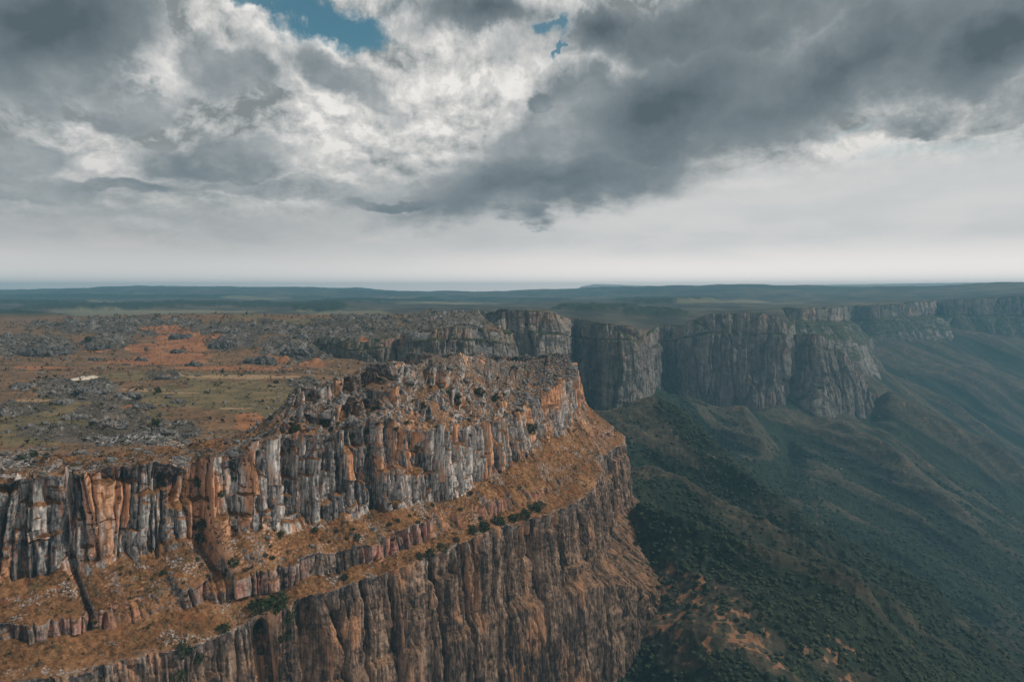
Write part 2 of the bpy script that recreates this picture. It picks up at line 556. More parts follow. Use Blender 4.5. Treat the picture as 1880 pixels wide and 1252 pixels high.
def plateau_material():
    m, b = material('plateau grass sand and rubble')
    P, N = geo()
    nx, ny, nz = sep(N)
    g0 = noise(P, 0.012, 5, 0.55)
    g1 = noise(P, 0.06, 6, 0.62)
    g2 = noise(P, 0.45, 6, 0.7)
    green = attr('green'); sand = attr('sand'); rock = attr('rock'); far = attr('far'); wood = attr('wood'); pale = attr('pale'); rubble = attr('rubble')
    dry = ramp(clamp01(g2 * 1.0 + g1 * 0.8 - 0.4), [(0.2, (0.04, 0.028, 0.018)), (0.42, (0.105, 0.066, 0.038)), (0.66, (0.20, 0.118, 0.066)), (0.95, (0.32, 0.23, 0.145))])
    olive = ramp(clamp01(g1 * 1.0 + g2 * 0.6 - 0.3), [(0.2, (0.04, 0.036, 0.02)), (0.45, (0.105, 0.086, 0.047)), (0.75, (0.20, 0.142, 0.076))])
    orange = ramp(clamp01(g1 * 0.7 + g2 * 0.5 - 0.1), [(0.25, (0.09, 0.045, 0.026)), (0.5, (0.23, 0.10, 0.048)), (0.75, (0.38, 0.20, 0.10))])
    heath = ramp(clamp01(g2 * 0.6 + g1 * 0.7 - 0.15), [(0.25, (0.025, 0.024, 0.02)), (0.5, (0.075, 0.062, 0.048)), (0.75, (0.15, 0.125, 0.10))])
    col = mixc(sstep(green + (g1 - 0.5) * 0.8, 0.35, 0.65), dry, olive)
    col = mixc(sstep(rock + (g1 - 0.5) * 1.1, 0.35, 0.6), col, heath)
    col = mixc(sstep(sand + (g1 - 0.5) * 0.9 + (g2 - 0.5) * 0.3, 0.42, 0.62), col, orange)
    col = mixc(sstep(pale + (g1 - 0.5) * 0.6, 0.45, 0.6), col, mixc(g2, (0.20, 0.13, 0.072), (0.34, 0.23, 0.135)))
    # far savanna, meadows and dark woods
    fm = noise(P, 0.0011, 6, 0.6)
    fs = noise(P, 0.008, 6, 0.66)
    farc = ramp(clamp01(fm * 0.8 + fs * 1.0 - 0.4), [(0.25, (0.012, 0.015, 0.012)), (0.45, (0.038, 0.037, 0.030)), (0.62, (0.09, 0.078, 0.055)), (0.85, (0.18, 0.135, 0.09))])
    farc = mixc(wood, farc, mixc(fs, (0.010, 0.018, 0.012), (0.028, 0.040, 0.022)))
    farc = mixc(attr('meadow'), farc, mixc(fs, (0.17, 0.165, 0.10), (0.27, 0.235, 0.15)))
    col = mixc(far, col, farc)
    stones = sstep(noise(P, 0.9, 4, 0.7) + rubble * 0.22, 0.70, 0.78)
    col = mixc(stones * clamp01(rubble * 1.5), col, mixc(noise(P, 1.3, 3, 0.6), (0.13, 0.125, 0.13), (0.52, 0.49, 0.47)))
    steep = sstep(nz + (g2 - 0.5) * 0.3, 0.82, 0.62)
    rk = ramp(noise(P, 0.5, 7, 0.7), [(0.3, (0.035, 0.035, 0.036)), (0.5, (0.13, 0.128, 0.125)), (0.7, (0.30, 0.29, 0.28))])
    col = mixc(steep * (1.0 - far), col, rk)
    S.plug(col, b.inputs['Base Color'])
    S.plug(bump(g2 + g1 * 2.0, 0.7, 0.7), b.inputs['Normal'])
    return m


def valley_material():
    m, b = material('valley woods scrub and bare ribs')
    P, N = geo()
    x, y, z = sep(P)
    g0 = noise(P, 0.006, 6, 0.6)
    g1 = noise(P, 0.03, 6, 0.64)
    g2 = noise(P, 0.14, 7, 0.7)
    wood = attr('wood'); bare = attr('bare')
    forest = ramp(clamp01(g2 * 1.2 + (g1 - 0.5) * 0.5 - 0.1), [(0.25, (0.005, 0.009, 0.006)), (0.5, (0.014, 0.022, 0.014)), (0.75, (0.032, 0.042, 0.025))])
    scrub = ramp(clamp01(g2 * 1.1 + (g1 - 0.5) * 0.6 - 0.05), [(0.25, (0.014, 0.016, 0.011)), (0.5, (0.046, 0.042, 0.029)), (0.78, (0.115, 0.085, 0.055))])
    col = mixc(sstep(wood + (g1 - 0.5) * 1.0 + (g2 - 0.5) * 0.5, 0.35, 0.6), scrub, forest)
    tan = sstep(bare + (g1 - 0.5) * 0.9 + (g2 - 0.5) * 0.9, 0.52, 0.66)
    col = mixc(tan, col, mixc(g2, (0.12, 0.055, 0.028), (0.28, 0.155, 0.088)))
    S.plug(col, b.inputs['Base Color'])
    S.plug(bump(g2, 0.7, 3.0), b.inputs['Normal'])
    return m


M_CLIFF = cliff_material()
M_FAR = far_cliff_material()
M_PLAT = plateau_material()
M_VAL = valley_material()

# ------------------------------------------------------------------ near massif: profile lines along the cliff, each point as (pixel x, pixel y, depth)
# or, behind the tip where the photograph does not see, as ('w', x, y, z)
ST = [-600, -300, 0, 150, 300, 365, 450, 520, 600, 700, 770, 830, 880, 930, 980, 1020, 1050, 1070, 1090, 1110, 1130, 1150]
W = lambda x, y, z: ('w', x, y, z)
LINE = {}
LINE['R'] = [(-600, 945, 226), (-300, 925, 236), (0, 890, 252), (150, 872, 262), (300, 850, 276), (365, 862, 287), (455, 835, 292), (520, 810, 305), (600, 800, 322), (700, 790, 345),
             (770, 795, 362), (830, 790, 380), (880, 790, 400), (930, 775, 430), (975, 745, 475), (1020, 712, 520), (1056, 690, 570),
             W(59, 612, -10), W(49, 655, -10), W(15, 695, -10), W(-40, 726, -10), W(-110, 745, -10)]
LINE['B'] = [(-600, 1105, 216), (-300, 1085, 230), (0, 1055, 247), (150, 1040, 256), (300, 1010, 270), (365, 995, 280), (455, 968, 286), (525, 968, 298), (605, 955, 316), (705, 935, 338),
             (775, 920, 356), (835, 912, 372), (885, 880, 395), (940, 850, 425), (990, 810, 468), (1035, 790, 515), (1063, 755, 572),
             W(64, 612, -42), W(53, 656, -42), W(18, 698, -42), W(-40, 729, -42), W(-110, 748, -42)]
LINE['M1'] = [(-570, 1190, 205), (-260, 1180, 217), (45, 1150, 233), (190, 1125, 246), (335, 1090, 262), (400, 1068, 272), (490, 1045, 279), (560, 1028, 292), (640, 1008, 309), (740, 972, 332),
              (805, 948, 350), (865, 928, 367), (920, 915, 385), (985, 905, 410), (1040, 880, 450), (1085, 845, 500), (1100, 810, 565),
              W(92, 615, -66), W(75, 672, -66), W(25, 722, -66), W(-40, 752, -66), W(-110, 772, -66)]
LINE['M2'] = [(-568, 1215, 204), (-258, 1205, 216), (48, 1180, 232), (193, 1155, 245), (338, 1125, 261), (403, 1105, 271), (493, 1088, 278), (563, 1070, 291), (643, 1045, 308), (743, 1010, 331),
              (808, 985, 349), (868, 962, 366), (923, 940, 384), (988, 920, 409), (1043, 888, 449), (1087, 850, 499), (1102, 815, 564),
              W(93, 615, -68), W(76, 673, -68), W(26, 723, -68), W(-40, 753, -68), W(-110, 773, -68)]
LINE['E'] = [(-520, 1290, 194), (-200, 1275, 207), (110, 1245, 222), (250, 1215, 236), (385, 1180, 252), (445, 1155, 262), (530, 1112, 272), (592, 1092, 288), (670, 1068, 304), (775, 1028, 327),
             (840, 1002, 345), (895, 978, 362), (950, 962, 378), (1025, 940, 400), (1082, 910, 440), (1106, 872, 495), (1114, 838, 560),
             W(105, 615, -76), W(88, 682, -76), W(32, 738, -76), W(-40, 770, -76), W(-110, 790, -76)]


def world_line(k):
    return np.array([p[1:] if p[0] == 'w' else at(*p) for p in LINE[k]], float)


LW = {k: world_line(k) for k in LINE}


def shifted(base, dx, dy, z):
    o = base.copy(); o[:, 0] += dx; o[:, 1] += dy; o[:, 2] = z
    return o


nS = len(ST)
STa = np.array(ST, float)
LW['S'] = shifted(LW['E'], 3 + 4 * ss(STa, 880, 1000), -2, 0)
LW['S'][:, 2] = np.interp(STa, [-600, 700, 980, 1020, 1050, 1150], [-108, -112, -118, -132, -132, -132])
tipw = ss(STa, 930, 1045)
LW['S2'] = LW['S'].copy()
LW['S2'][:, 0] += 2 + 34 * tipw; LW['S2'][:, 1] -= 2 + 8 * tipw * (STa < 1060); LW['S2'][:, 2] -= 4 + 26 * tipw
LW['F'] = LW['S2'].copy()
LW['F'][:, 0] += 5 + 7 * tipw; LW['F'][:, 1] -= 4 + 4 * tipw; LW['F'][:, 2] = np.interp(STa, [-600, 980, 1050, 1150], [-235, -235, -225, -225])
LW['C'] = np.array([at(-640, 905, 250), at(-340, 885, 262), at(-35, 862, 278), at(115, 845, 288), at(270, 826, 302), at(340, 815, 312), at(455, 790, 325), at(530, 735, 335), at(600, 698, 352),
                    at(700, 668, 390), at(780, 660, 420), at(840, 655, 450), at(900, 660, 490), at(950, 665, 540), at(990, 660, 580), at(1020, 650, 604), at(1040, 655, 614),
                    (38, 628, 0), (28, 640, -3), (5, 662, -6), (-45, 692, -7), (-110, 712, -8)], float)
LW['D'] = LW['C'].copy()
back = np.interp(STa, [-600, 400, 520, 1000, 1060, 1150], [14, 16, 30, 42, 20, 15])
LW['D'][:, 0] -= back * 0.75; LW['D'][:, 1] += back * 0.7
LW['D'][:, 2] = np.interp(STa, [-600, 365, 450, 520, 700, 930, 1050, 1150], [-14, -14, -15, -16, -18, -30, -34, -22])

ORDER = ['D', 'C', 'R', 'B', 'M1', 'M2', 'E', 'S', 'S2', 'F']
COUNT = [36, 150, 170, 64, 34, 34, 130, 34, 90]
CLIFF = [0.0, 0.35, 1.0, 0.0, 0.8, 0.0, 1.0, 1.0, 1.0]
STEP_U = 0.36
if False:
    STEP_U = 0.8; COUNT = [int(c * .5) for c in COUNT]

# resample along the cliff by true length
qs = np.linspace(-600, 1150, 4000)
mid = (hermite(ST, LW['B'], qs) + hermite(ST, LW['E'], qs)) * 0.5
arc = np.concatenate([[0], np.cumsum(np.linalg.norm(np.diff(mid[:, :2], axis=0), axis=1))])
NU = int(arc[-1] / STEP_U)
U1 = np.linspace(0, arc[-1], NU)
s_u = np.interp(U1, arc, qs)
L = {k: hermite(ST, LW[k], s_u) for k in ORDER}
# the lines wander: no edge is straight
Tn = smooth1(np.gradient(smooth1((L['B'] + L['E'])[:, :2] * 0.5, int(14 / STEP_U)), axis=0), int(10 / STEP_U))
Tn /= np.linalg.norm(Tn, axis=1, keepdims=True)
NH = np.stack([Tn[:, 1], -Tn[:, 0]], 1)
for i, k in enumerate(ORDER):
    amp = {'D': 2, 'C': 5.5, 'R': 2.2, 'B': 3.2, 'M1': 2.6, 'M2': 2.6, 'E': 2.0, 'S': 3, 'S2': 3, 'F': 3}[k]
    jk = {'M1': 4, 'M2': 4}.get(k, i)
    w = fbm(U1 / 26, np.full(NU, 3.1 * jk), 4, 40 + jk)
    w2 = fbm(U1 / 17, np.full(NU, 5.7 * jk), 4, 90 + jk)
    L[k][:, :2] += NH * (w * amp * 1.3)[:, None]
    L[k][:, 2] += w2 * amp
act = ss(fbm(U1 / 34, U1 * 0 + 4.4, 4, 47) + 0.5 * fbm(U1 / 9, U1 * 0 + 1.4, 3, 48), -0.20, 0.12)[:, None]
L['M1'] = L['M1'] * act + (L['B'] * 0.38 + L['M2'] * 0.62) * (1 - act)
# a few clefts cut through the upper tier: (station, half width, depth, from row line, to row line)
CLEFTS = [(128, 2.0, 8, 'C', 'M1'), (368, 4.6, 11, 'C', 'M1'), (300, 2.0, 4, 'R', 'B'), (425, 2.6, 6, 'R', 'B'), (690, 4.2, 12, 'C', 'B'), (560, 2.0, 4, 'R', 'B'), (865, 2.6, 5, 'R', 'B'),
          (935, 3.0, 6, 'R', 'B'), (40, 1.6, 4, 'R', 'B'), (-150, 4, 8, 'R', 'B'), (230, 1.8, 4, 'R', 'B'), (755, 1.5, 4, 'R', 'B'), (805, 1.4, 4, 'R', 'B'),
          (505, 6.0, 9, 'E', 'F'), (395, 5.0, 8, 'E', 'F'), (600, 1.3, 9, 'E', 'F'), (645, 1.2, 9, 'E', 'F'), (722, 1.4, 10, 'E', 'F'), (785, 1.6, 11, 'E', 'F'), (842, 1.5, 10, 'E', 'F'),
          (905, 1.4, 8, 'E', 'F'), (560, 1.2, 8, 'E', 'F'), (960, 1.3, 8, 'E', 'F')]
rows = []; kind = []; lineno = []
for i in range(len(ORDER) - 1):
    n = COUNT[i]
    t = np.linspace(0, 1, n, endpoint=False)
    if i == 1:      # ridge crest down to the rim: broken tiers
        tt = np.broadcast_to(t, (NU, n))
        ph = (fbm(U1 / 22, U1 * 0, 4, 77) * 0.6)[:, None] + fbm(np.broadcast_to(U1[:, None], (NU, n)) / 6, tt * 5, 3, 78) * 0.22
        kk = 2.3
        q = tt * kk + ph
        st = np.floor(q) + ss(q - np.floor(q), 0.56, 0.92)
        tz = np.clip((st - ph) / kk, 0, 1)
        edge = np.minimum(ss(tt, 0, 0.1), ss(1 - tt, 0, 0.1))
        patch_t = ss(fbm(np.broadcast_to(U1[:, None], (NU, n)) / 18, tt * 3.2, 4, 79) + 0.28 - 0.35 * ss(s_u, 690, 820)[:, None], -0.05, 0.25)
        tiers = (ss(s_u, 440, 520) * (1 - ss(s_u, 900, 985)))[:, None] * patch_t
        tz = tt + (tz - tt) * edge * (0.9 * tiers)
        P = L['C'][:, None, :] * (1 - tt)[..., None] + L['R'][:, None, :] * tt[..., None]
        P[..., 2] = L['C'][:, None, 2] * (1 - tz) + L['R'][:, None, 2] * tz
        steep = np.clip(np.gradient(tz, axis=1) / (1.0 / n) - 1.0, 0, 1.4) / 1.4
        kind.append(0.08 + 0.92 * steep * tiers)
    else:
        P = L[ORDER[i]][:, None, :] * (1 - t)[None, :, None] + L[ORDER[i + 1]][:, None, :] * t[None, :, None]
        kind.append(np.full((NU, n), CLIFF[i]) * (act if i == 4 else 1.0))
    rows.append(P)
    lineno.append(np.broadcast_to(i + t, (NU, n)))
P = np.concatenate(rows, 1); C = np.concatenate(kind, 1); LN = np.concatenate(lineno, 1)
NV = P.shape[1]
Cs = smooth1(C, 3, 1)
UU = np.broadcast_to(U1[:, None], (NU, NV)).astype(np.float32)
Z = P[..., 2].astype(np.float32)
SS = np.broadcast_to(s_u[:, None], (NU, NV))
# distance down the profile, so that columns keep their shape on ledges too
prof = np.concatenate([np.zeros((NU, 1)), np.cumsum(np.linalg.norm(np.diff(P, axis=1), axis=2), 1)], 1).astype(np.float32)
low = ss(LN, 5.7, 6.3)                       # lower wall
Uw = UU + 3.6 * vnoise(UU / 12, Z / 60, 1) + 0.7 * vnoise(UU / 2.5, Z / 9, 2)
f1, f2, big_id = worley(Uw / 10.5, Z / 75, 11, 0.8)
d_big = (big_id - 0.5) * 5.5 - 3.4 * (1 - ss(f2 - f1, 0.0, 0.14))
med_id, med_col, eu, ez = columns(Uw + 0.5 * vnoise(UU / 3, Z / 6, 6), Z + 2 * vnoise(UU / 5, Z / 9, 7), 4.2, 17, 12)
crk = 0.35 + 0.9 * r01(np.floor(Uw / 7), np.floor(Z / 30), 5)
d_med = (med_id - 0.5) * 2.4 + (med_col - 0.5) * 2.2 - 3.6 * (1 - ss(eu, 0.0, 0.7)) * crk - 0.8 * (1 - ss(ez, 0.0, 0.5)) + 0.5 * ss(eu, 0.2, 1.6)
sm_id, sm_col, eu, ez = columns(Uw + 0.25 * vnoise(UU / 1.5, Z / 3, 6) + 3, Z + vnoise(UU / 2, Z / 4, 7), 1.55, 4.6, 13)
d_sm = (sm_id - 0.5) * 0.9 - 0.55 * (1 - ss(eu, 0.0, 0.3)) - 0.3 * (1 - ss(ez, 0.0, 0.3))
Ul = Uw + 9 * vnoise(UU / 31, Z / 400, 8)
f1, f2, lo_id = worley(Ul / 19 + 5, Z / 200, 14, 0.95)
d_lo = (lo_id - 0.5) * 3.6 - 9.0 * (1 - ss(f2 - f1, 0.0, 0.08)) * ss(vnoise(UU / 13, Z / 60, 9), -0.35, 0.2)
lm_id, lm_col, eu, ez = columns(Ul + 9, Z, 6.0, 30, 15)
lf_id, lf_col, eu2, ez2 = columns(Ul * 1.0 + 2, Z + 1.5 * vnoise(UU / 3, Z / 5, 19), 2.3, 6.5, 18)
d_lm = (lf_id - 0.5) * 1.1 - 0.6 * (1 - ss(eu2, 0, 0.35)) - 0.5 * (1 - ss(ez2, 0, 0.45)) + (lm_id - 0.5) * 1.8 + (lm_col - 0.5) * 0.9 - 1.9 * (1 - ss(eu, 0.0, 0.5)) - 0.4 * (1 - ss(ez, 0, 0.6))
rough = fbm(UU / 3, Z / 5, 4, 16)


def setback(w, zlo, zhi, dep, seed, frac):
    """Steps in the face: each bay stands back above its own height."""
    ci, e = cell1(Uw / w + seed, seed)
    zt = zlo + (zhi - zlo) * r01(ci, ci * 0, seed + 1) + 1.5 * vnoise(UU / 4, UU * 0 + seed, seed + 2)
    return -dep * (r01(ci, ci * 0, seed + 3) < frac) * (0.4 + 0.6 * r01(ci, ci * 0, seed + 4)) * ss(Z, zt - 0.5, zt + 0.7) * ss(e * w, 0, 0.8)


steps_up = setback(13, -40, -14, 5.5, 51, 0.6) + setback(6.5, -42, -12, 3.2, 52, 0.6) + setback(3.2, -44, -10, 1.8, 53, 0.5)
steps_lo = setback(24, -120, -74, 5.0, 54, 0.5) + setback(9, -150, -72, 2.4, 55, 0.5)
up_disp = d_big + d_med + d_sm + rough * 0.9 + steps_up
lo_disp = d_lo + steps_lo + d_lm + d_sm * 0.8 + rough * 0.9 + fbm(UU / 40, Z / 60, 3, 17) * 4
disp = Cs * (up_disp * (1 - low) + lo_disp * low)
# rib heights: each column ends at its own height at rim and foot
wr = np.exp(-((LN - 2.0) / 0.16) ** 2)
wb = np.exp(-((LN - 3.0) / 0.10) ** 2)
dzr = ((med_id - 0.5) * 6.0 + (big_id - 0.5) * 5.0) * wr * np.clip(Cs * 1.3, 0, 1)
dzb = ((med_id - 0.5) * 7.0 + (sm_id - 0.5) * 2) * wb
P[..., 2] += dzr + dzb
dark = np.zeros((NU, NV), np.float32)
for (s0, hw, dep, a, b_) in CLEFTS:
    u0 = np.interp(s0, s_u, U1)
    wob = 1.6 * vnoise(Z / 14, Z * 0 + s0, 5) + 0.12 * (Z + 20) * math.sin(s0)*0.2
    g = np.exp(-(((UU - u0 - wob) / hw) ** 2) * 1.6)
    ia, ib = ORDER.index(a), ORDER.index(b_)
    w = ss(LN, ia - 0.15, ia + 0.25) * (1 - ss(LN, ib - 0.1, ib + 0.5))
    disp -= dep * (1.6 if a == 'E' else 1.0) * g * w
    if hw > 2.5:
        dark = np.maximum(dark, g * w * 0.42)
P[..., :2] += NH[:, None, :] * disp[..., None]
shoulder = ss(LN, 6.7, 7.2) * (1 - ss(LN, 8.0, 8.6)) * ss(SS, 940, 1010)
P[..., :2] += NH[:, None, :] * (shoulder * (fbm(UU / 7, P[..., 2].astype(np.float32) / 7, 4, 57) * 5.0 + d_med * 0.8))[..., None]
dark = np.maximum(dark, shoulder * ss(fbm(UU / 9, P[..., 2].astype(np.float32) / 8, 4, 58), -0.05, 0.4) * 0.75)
# slopes: tussocks, little steps and stones
soft = 1 - np.clip(Cs * 1.2, 0, 1)
X2, Y2 = P[..., 0].astype(np.float32), P[..., 1].astype(np.float32)
P[..., 2] += soft * (fbm(X2 / 14, Y2 / 14, 3, 21) * 1.6 + fbm(X2 / 3.2, Y2 / 3.2, 3, 22) * 0.7)
f1, f2, rid = worley(X2 / 2.4, Y2 / 2.4, 23)
rocky = ss(fbm(X2 / 22, Y2 / 22, 4, 24), -0.1, 0.25)
top = (LN < 2.05)
P[..., 2] += soft * rocky * np.where(top, 1.0, 0.55) * np.clip(0.55 - f1, 0, 1) * (rid ** 2) * 5.5 * ss(SS, 250, 520)
P[..., 2] += soft * np.clip(0.5 - worley(X2 / 1.1, Y2 / 1.1, 25)[0], 0, 1) * 0.9
red = np.exp(-((LN - 4.5) / 0.5) ** 2) * ss(fbm(UU / 45, UU * 0, 3, 31), -0.25, 0.3) * 0.95
red = np.maximum(red, 0.6 * np.exp(-((LN - 3.03) / 0.08) ** 2) * ss(fbm(UU / 12, UU * 0, 3, 33), 0.0, 0.4))
gl = fbm(UU / 30, prof / 16, 4, 35)
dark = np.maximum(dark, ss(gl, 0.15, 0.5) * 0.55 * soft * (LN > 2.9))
dark = np.maximum(dark, (0.22 + 0.24 * ss(gl, -0.15, 0.25)) * soft * ss(SS, 700, 380) * (LN > 2.9))  # left ledges under the cliff: shade put into the ground colour
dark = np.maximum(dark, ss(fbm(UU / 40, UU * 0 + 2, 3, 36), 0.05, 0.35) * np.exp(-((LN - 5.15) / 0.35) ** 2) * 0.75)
rub_n = soft * ss(fbm(UU / 16, prof / 12, 4, 37), 0.0, 0.4) + 0.8 * np.exp(-((LN - 1.7) / 0.4) ** 2) * soft
bare = np.where(LN < 2.1, ss(SS, 430, 520) * (1 - ss(SS, 700, 830)) * 0.2, 0.0) + 0.9 * low * (LN < 7) + 0.75 * (LN >= 7) * (LN < 8.4)
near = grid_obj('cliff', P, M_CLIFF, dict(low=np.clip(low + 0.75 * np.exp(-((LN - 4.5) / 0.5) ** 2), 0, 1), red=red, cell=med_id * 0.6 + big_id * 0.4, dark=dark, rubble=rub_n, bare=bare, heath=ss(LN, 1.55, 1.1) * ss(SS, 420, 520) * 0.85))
tag(near, 'long orange and grey columned cliff in the foreground with grassy ledges', 'cliff', kind='structure')
P_NEAR, LN_NEAR = P, LN
print('near', P.shape, round(time.time() - T0, 1))

# ------------------------------------------------------------------ far cliffs: columns of (px, depth, py rim, py foot of the cap, py foot)
def far_ribbon(name, cols, label, seed, step, batter=0.12, cap_ledge=6.0, capn=36, facen=110, talus=60.0, inward=26.0, scale=1.0, foot=2.2):
    R = np.array([at(c[0], c[2], c[1]) for c in cols])
    Kp = np.array([at(c[0], c[3], c[1] - 3) for c in cols])
    Bp = []
    for c in cols:
        zb = at(c[0], c[4], c[1] - 25)[2]
        Bp.append((R[len(Bp)][0], R[len(Bp)][1], zb))
    Bp = np.array(Bp)
    d = np.concatenate([[0], np.cumsum(np.linalg.norm(np.diff(R[:, :2], axis=0), axis=1))])
    n = int(d[-1] / step)
    u = np.linspace(0, d[-1], n)
    R, Kp, Bp = (hermite(d, a, u) for a in (R, Kp, Bp))
    sm = max(2, int(12 * scale / step))
    T = smooth1(np.gradient(smooth1(R[:, :2], sm), axis=0), sm)
    T /= np.linalg.norm(T, axis=1, keepdims=True) + 1e-9
    N2 = np.stack([T[:, 1], -T[:, 0]], 1)
    N3 = np.concatenate([N2, np.zeros((n, 1))], 1)
    for j, A in enumerate((R, Kp, Bp)):
        A[:, 2] += fbm(u / (60 * scale), u * 0 + j, 4, seed + j) * (2.2, 3, 7)[j] * scale
        A += N3 * (fbm(u / (50 * scale), u * 0 + 9 + j, 4, seed + 5 + j) * 4 * scale)[:, None]
    h = (Kp[:, 2] - Bp[:, 2])[:, None]
    Kp = Kp + N3 * 2
    Lg = Kp + N3 * (cap_ledge * (0.5 + r01(np.floor(u / 40).astype(int), 0, seed)))[:, None] - np.array([0, 0, 1.0]) * cap_ledge * 0.55
    Bp[:, :2] = Lg[:, :2]
    Bp = Bp + N3 * (h * batter)
    Ft = Bp + N3 * talus * 0.5 - np.array([0, 0, talus * foot])
    Dn = R - N3 * inward - np.array([0, 0, 2.5])
    seq = [(Dn, R, 14, 0.1), (R, Kp, capn, 1.0), (Kp, Lg, 6, 0.3), (Lg, Bp, facen, 1.0), (Bp, Ft, 40, 0.8)]
    P, C, LNf = [], [], []
    for i, (a, b, c, k) in enumerate(seq):
        t = np.linspace(0, 1, c, endpoint=False)
        P.append(a[:, None] * (1 - t)[None, :, None] + b[:, None] * t[None, :, None])
        C.append(np.full((n, c), k)); LNf.append(np.broadcast_to(i + t, (n, c)))
    P = np.concatenate(P, 1); C = smooth1(np.concatenate(C, 1), 2, 1); LNf = np.concatenate(LNf, 1)
    Ug = np.broadcast_to(u[:, None], C.shape).astype(np.float32); Zg = P[..., 2].astype(np.float32)
    Uw = Ug + scale * (5 * vnoise(Ug / (30 * scale), Zg / (60 * scale), seed) + 1.6 * vnoise(Ug / (8 * scale), Zg / (25 * scale), seed + 1))
    capm = 1 - ss(LNf, 2.0, 2.8)
    f1, f2, ia = worley(Uw / (38 * scale), Zg / (190 * scale), seed + 11)
    db = (ia - 0.5) * 13 - 5 * (1 - ss(f2 - f1, 0, 0.1))
    ib, icol, eu, ez = columns(Uw, Zg + 6 * scale * vnoise(Ug / 20, Zg / 40, seed + 2), 12 * scale, 58 * scale, seed + 12)
    dm = (ib - 0.5) * 3.2 + (icol - 0.5) * 3.6 - 2.6 * (1 - ss(eu, 0, 1.6 * scale)) - 0.9 * (1 - ss(ez, 0, 2 * scale))
    ic, icc, eu, ez = columns(Uw + 3, Zg, 4.4 * scale, 20 * scale, seed + 13)
    ds = (ic - 0.5) * 1.5 + (icc - 0.5) * 0.8 - 1.0 * (1 - ss(eu, 0, 0.9 * scale))
    rg = fbm(Ug / (16 * scale), Zg / (20 * scale), 4, seed + 14)
    disp = C * scale * (db * 1.3 * (1 - 0.3 * capm) + dm * 0.8 + ds + rg * 5.0 + 14 * fbm(Ug / (85 * scale), Zg / (120 * scale), 4, seed + 15))
    P += N3[:, None, :] * disp[..., None]
    wr = np.exp(-((LNf - 1.0) / 0.2) ** 2)
    P[..., 2] += scale * ((ib - 0.5) * 6 * wr + (ib - 0.5) * 10 * np.exp(-((LNf - 4.0) / 0.12) ** 2))
    sf = 1 - np.clip(C * 1.3, 0, 1)
    P[..., 2] += sf * scale * fbm(P[..., 0] / 25, P[..., 1] / 25, 4, seed + 20) * 4
    o = grid_obj(name, P, M_FAR, dict(cap=capm * C, cell=ib * 0.6 + ia * 0.4))
    tag(o, label, 'cliff', kind='structure')
    return R


C2 = [(560, 850, 632, 640, 660), (600, 830, 620, 630, 665), (650, 800, 630, 642, 668), (700, 800, 622, 636, 672), (722, 815, 618, 640, 672), (735, 830, 616, 640, 672), (748, 800, 612, 628, 675), (800, 803, 604, 622, 675),
      (860, 815, 602, 622, 675), (905, 830, 606, 625, 675), (930, 850, 614, 630, 675), (938, 900, 614, 630, 672), (930, 980, 606, 620, 665), (905, 1060, 592, 612, 660)]
C34 = [(868, 1150, 579, 602, 660), (900, 1115, 572, 606, 665), (930, 1100, 570, 608, 668), (980, 1103, 569, 608, 668), (1012, 1112, 574, 610, 675), (1030, 1128, 582, 614, 690), (1031, 1210, 588, 620, 700), (1036, 1400, 588, 620, 715),
       (1056, 1520, 586, 616, 720), (1072, 1440, 588, 618, 730), (1084, 1300, 592, 620, 750), (1102, 1258, 594, 621, 768), (1130, 1253, 597, 622, 775), (1156, 1262, 600, 622, 768), (1174, 1285, 606, 626, 750), (1184, 1330, 614, 634, 735),
       (1193, 1440, 612, 638, 718), (1200, 1600, 606, 632, 705), (1218, 1760, 600, 626, 698), (1238, 1740, 600, 624, 700), (1252, 1670, 598, 620, 722), (1268, 1622, 588, 617, 745), (1300, 1608, 577, 610, 757), (1350, 1603, 574, 611, 760),
       (1400, 1610, 576, 612, 758), (1435, 1628, 584, 613, 755), (1447, 1660, 598, 620, 752), (1453, 1720, 600, 624, 745), (1456, 1850, 588, 615, 730)]
C5 = [(1452, 1800, 612, 630, 740), (1458, 1715, 614, 634, 745), (1470, 1675, 613, 632, 752), (1490, 1658, 613, 633, 760), (1510, 1660, 618, 640, 763), (1540, 1680, 640, 660, 764), (1570, 1700, 672, 690, 764), (1592, 1728, 704, 718, 764), (1606, 1790, 724, 735, 770)]
C6 = [(1420, 2250, 572, 588, 605), (1450, 2050, 566, 586, 612), (1485, 2060, 566, 588, 622), (1520, 2120, 566, 590, 634), (1538, 2300, 565, 590, 634), (1552, 2650, 563, 588, 622), (1575, 2750, 562, 586, 612), (1600, 2700, 561, 585, 612),
      (1650, 2720, 558, 582, 609), (1705, 2800, 554, 578, 608), (1722, 3050, 552, 578, 600), (1732, 3060, 552, 578, 600), (1748, 2850, 551, 578, 610), (1800, 2850, 549, 578, 614), (1880, 2820, 546, 578, 620), (1990, 2760, 543, 578, 626), (2150, 2650, 538, 575, 632),
      (2400, 2500, 530, 575, 640)]
RIM = {}
stp = 1.0 if not False else 2.5
RIM['C2'] = far_ribbon('cliff_wall', C2, 'dark broken cliff wall across the gully behind the headland', 300, 0.7 * stp, 0.1, 2.5, 44, 60, 30, 22, 0.55)
RIM['C34'] = far_ribbon('buttress', C34, 'row of tall grey rock buttresses with a paler cap band, middle distance', 400, 1.1 * stp, 0.055, 5, 40, 120, 50, 28, 1.0)
RIM['C5'] = far_ribbon('buttress', C5, 'low rounded buttress stepping down to the valley, right of the tallest one', 500, 1.1 * stp, 0.2, 7, 24, 110, 70, 70, 1.0)
RIM['C6'] = far_ribbon('escarpment', C6, 'long hazy escarpment along the right edge of the plateau', 600, 2.2 * stp, 0.75, 22, 40, 60, 120, 60, 1.6, 0.8)
print('far cliffs', round(time.time() - T0, 1))

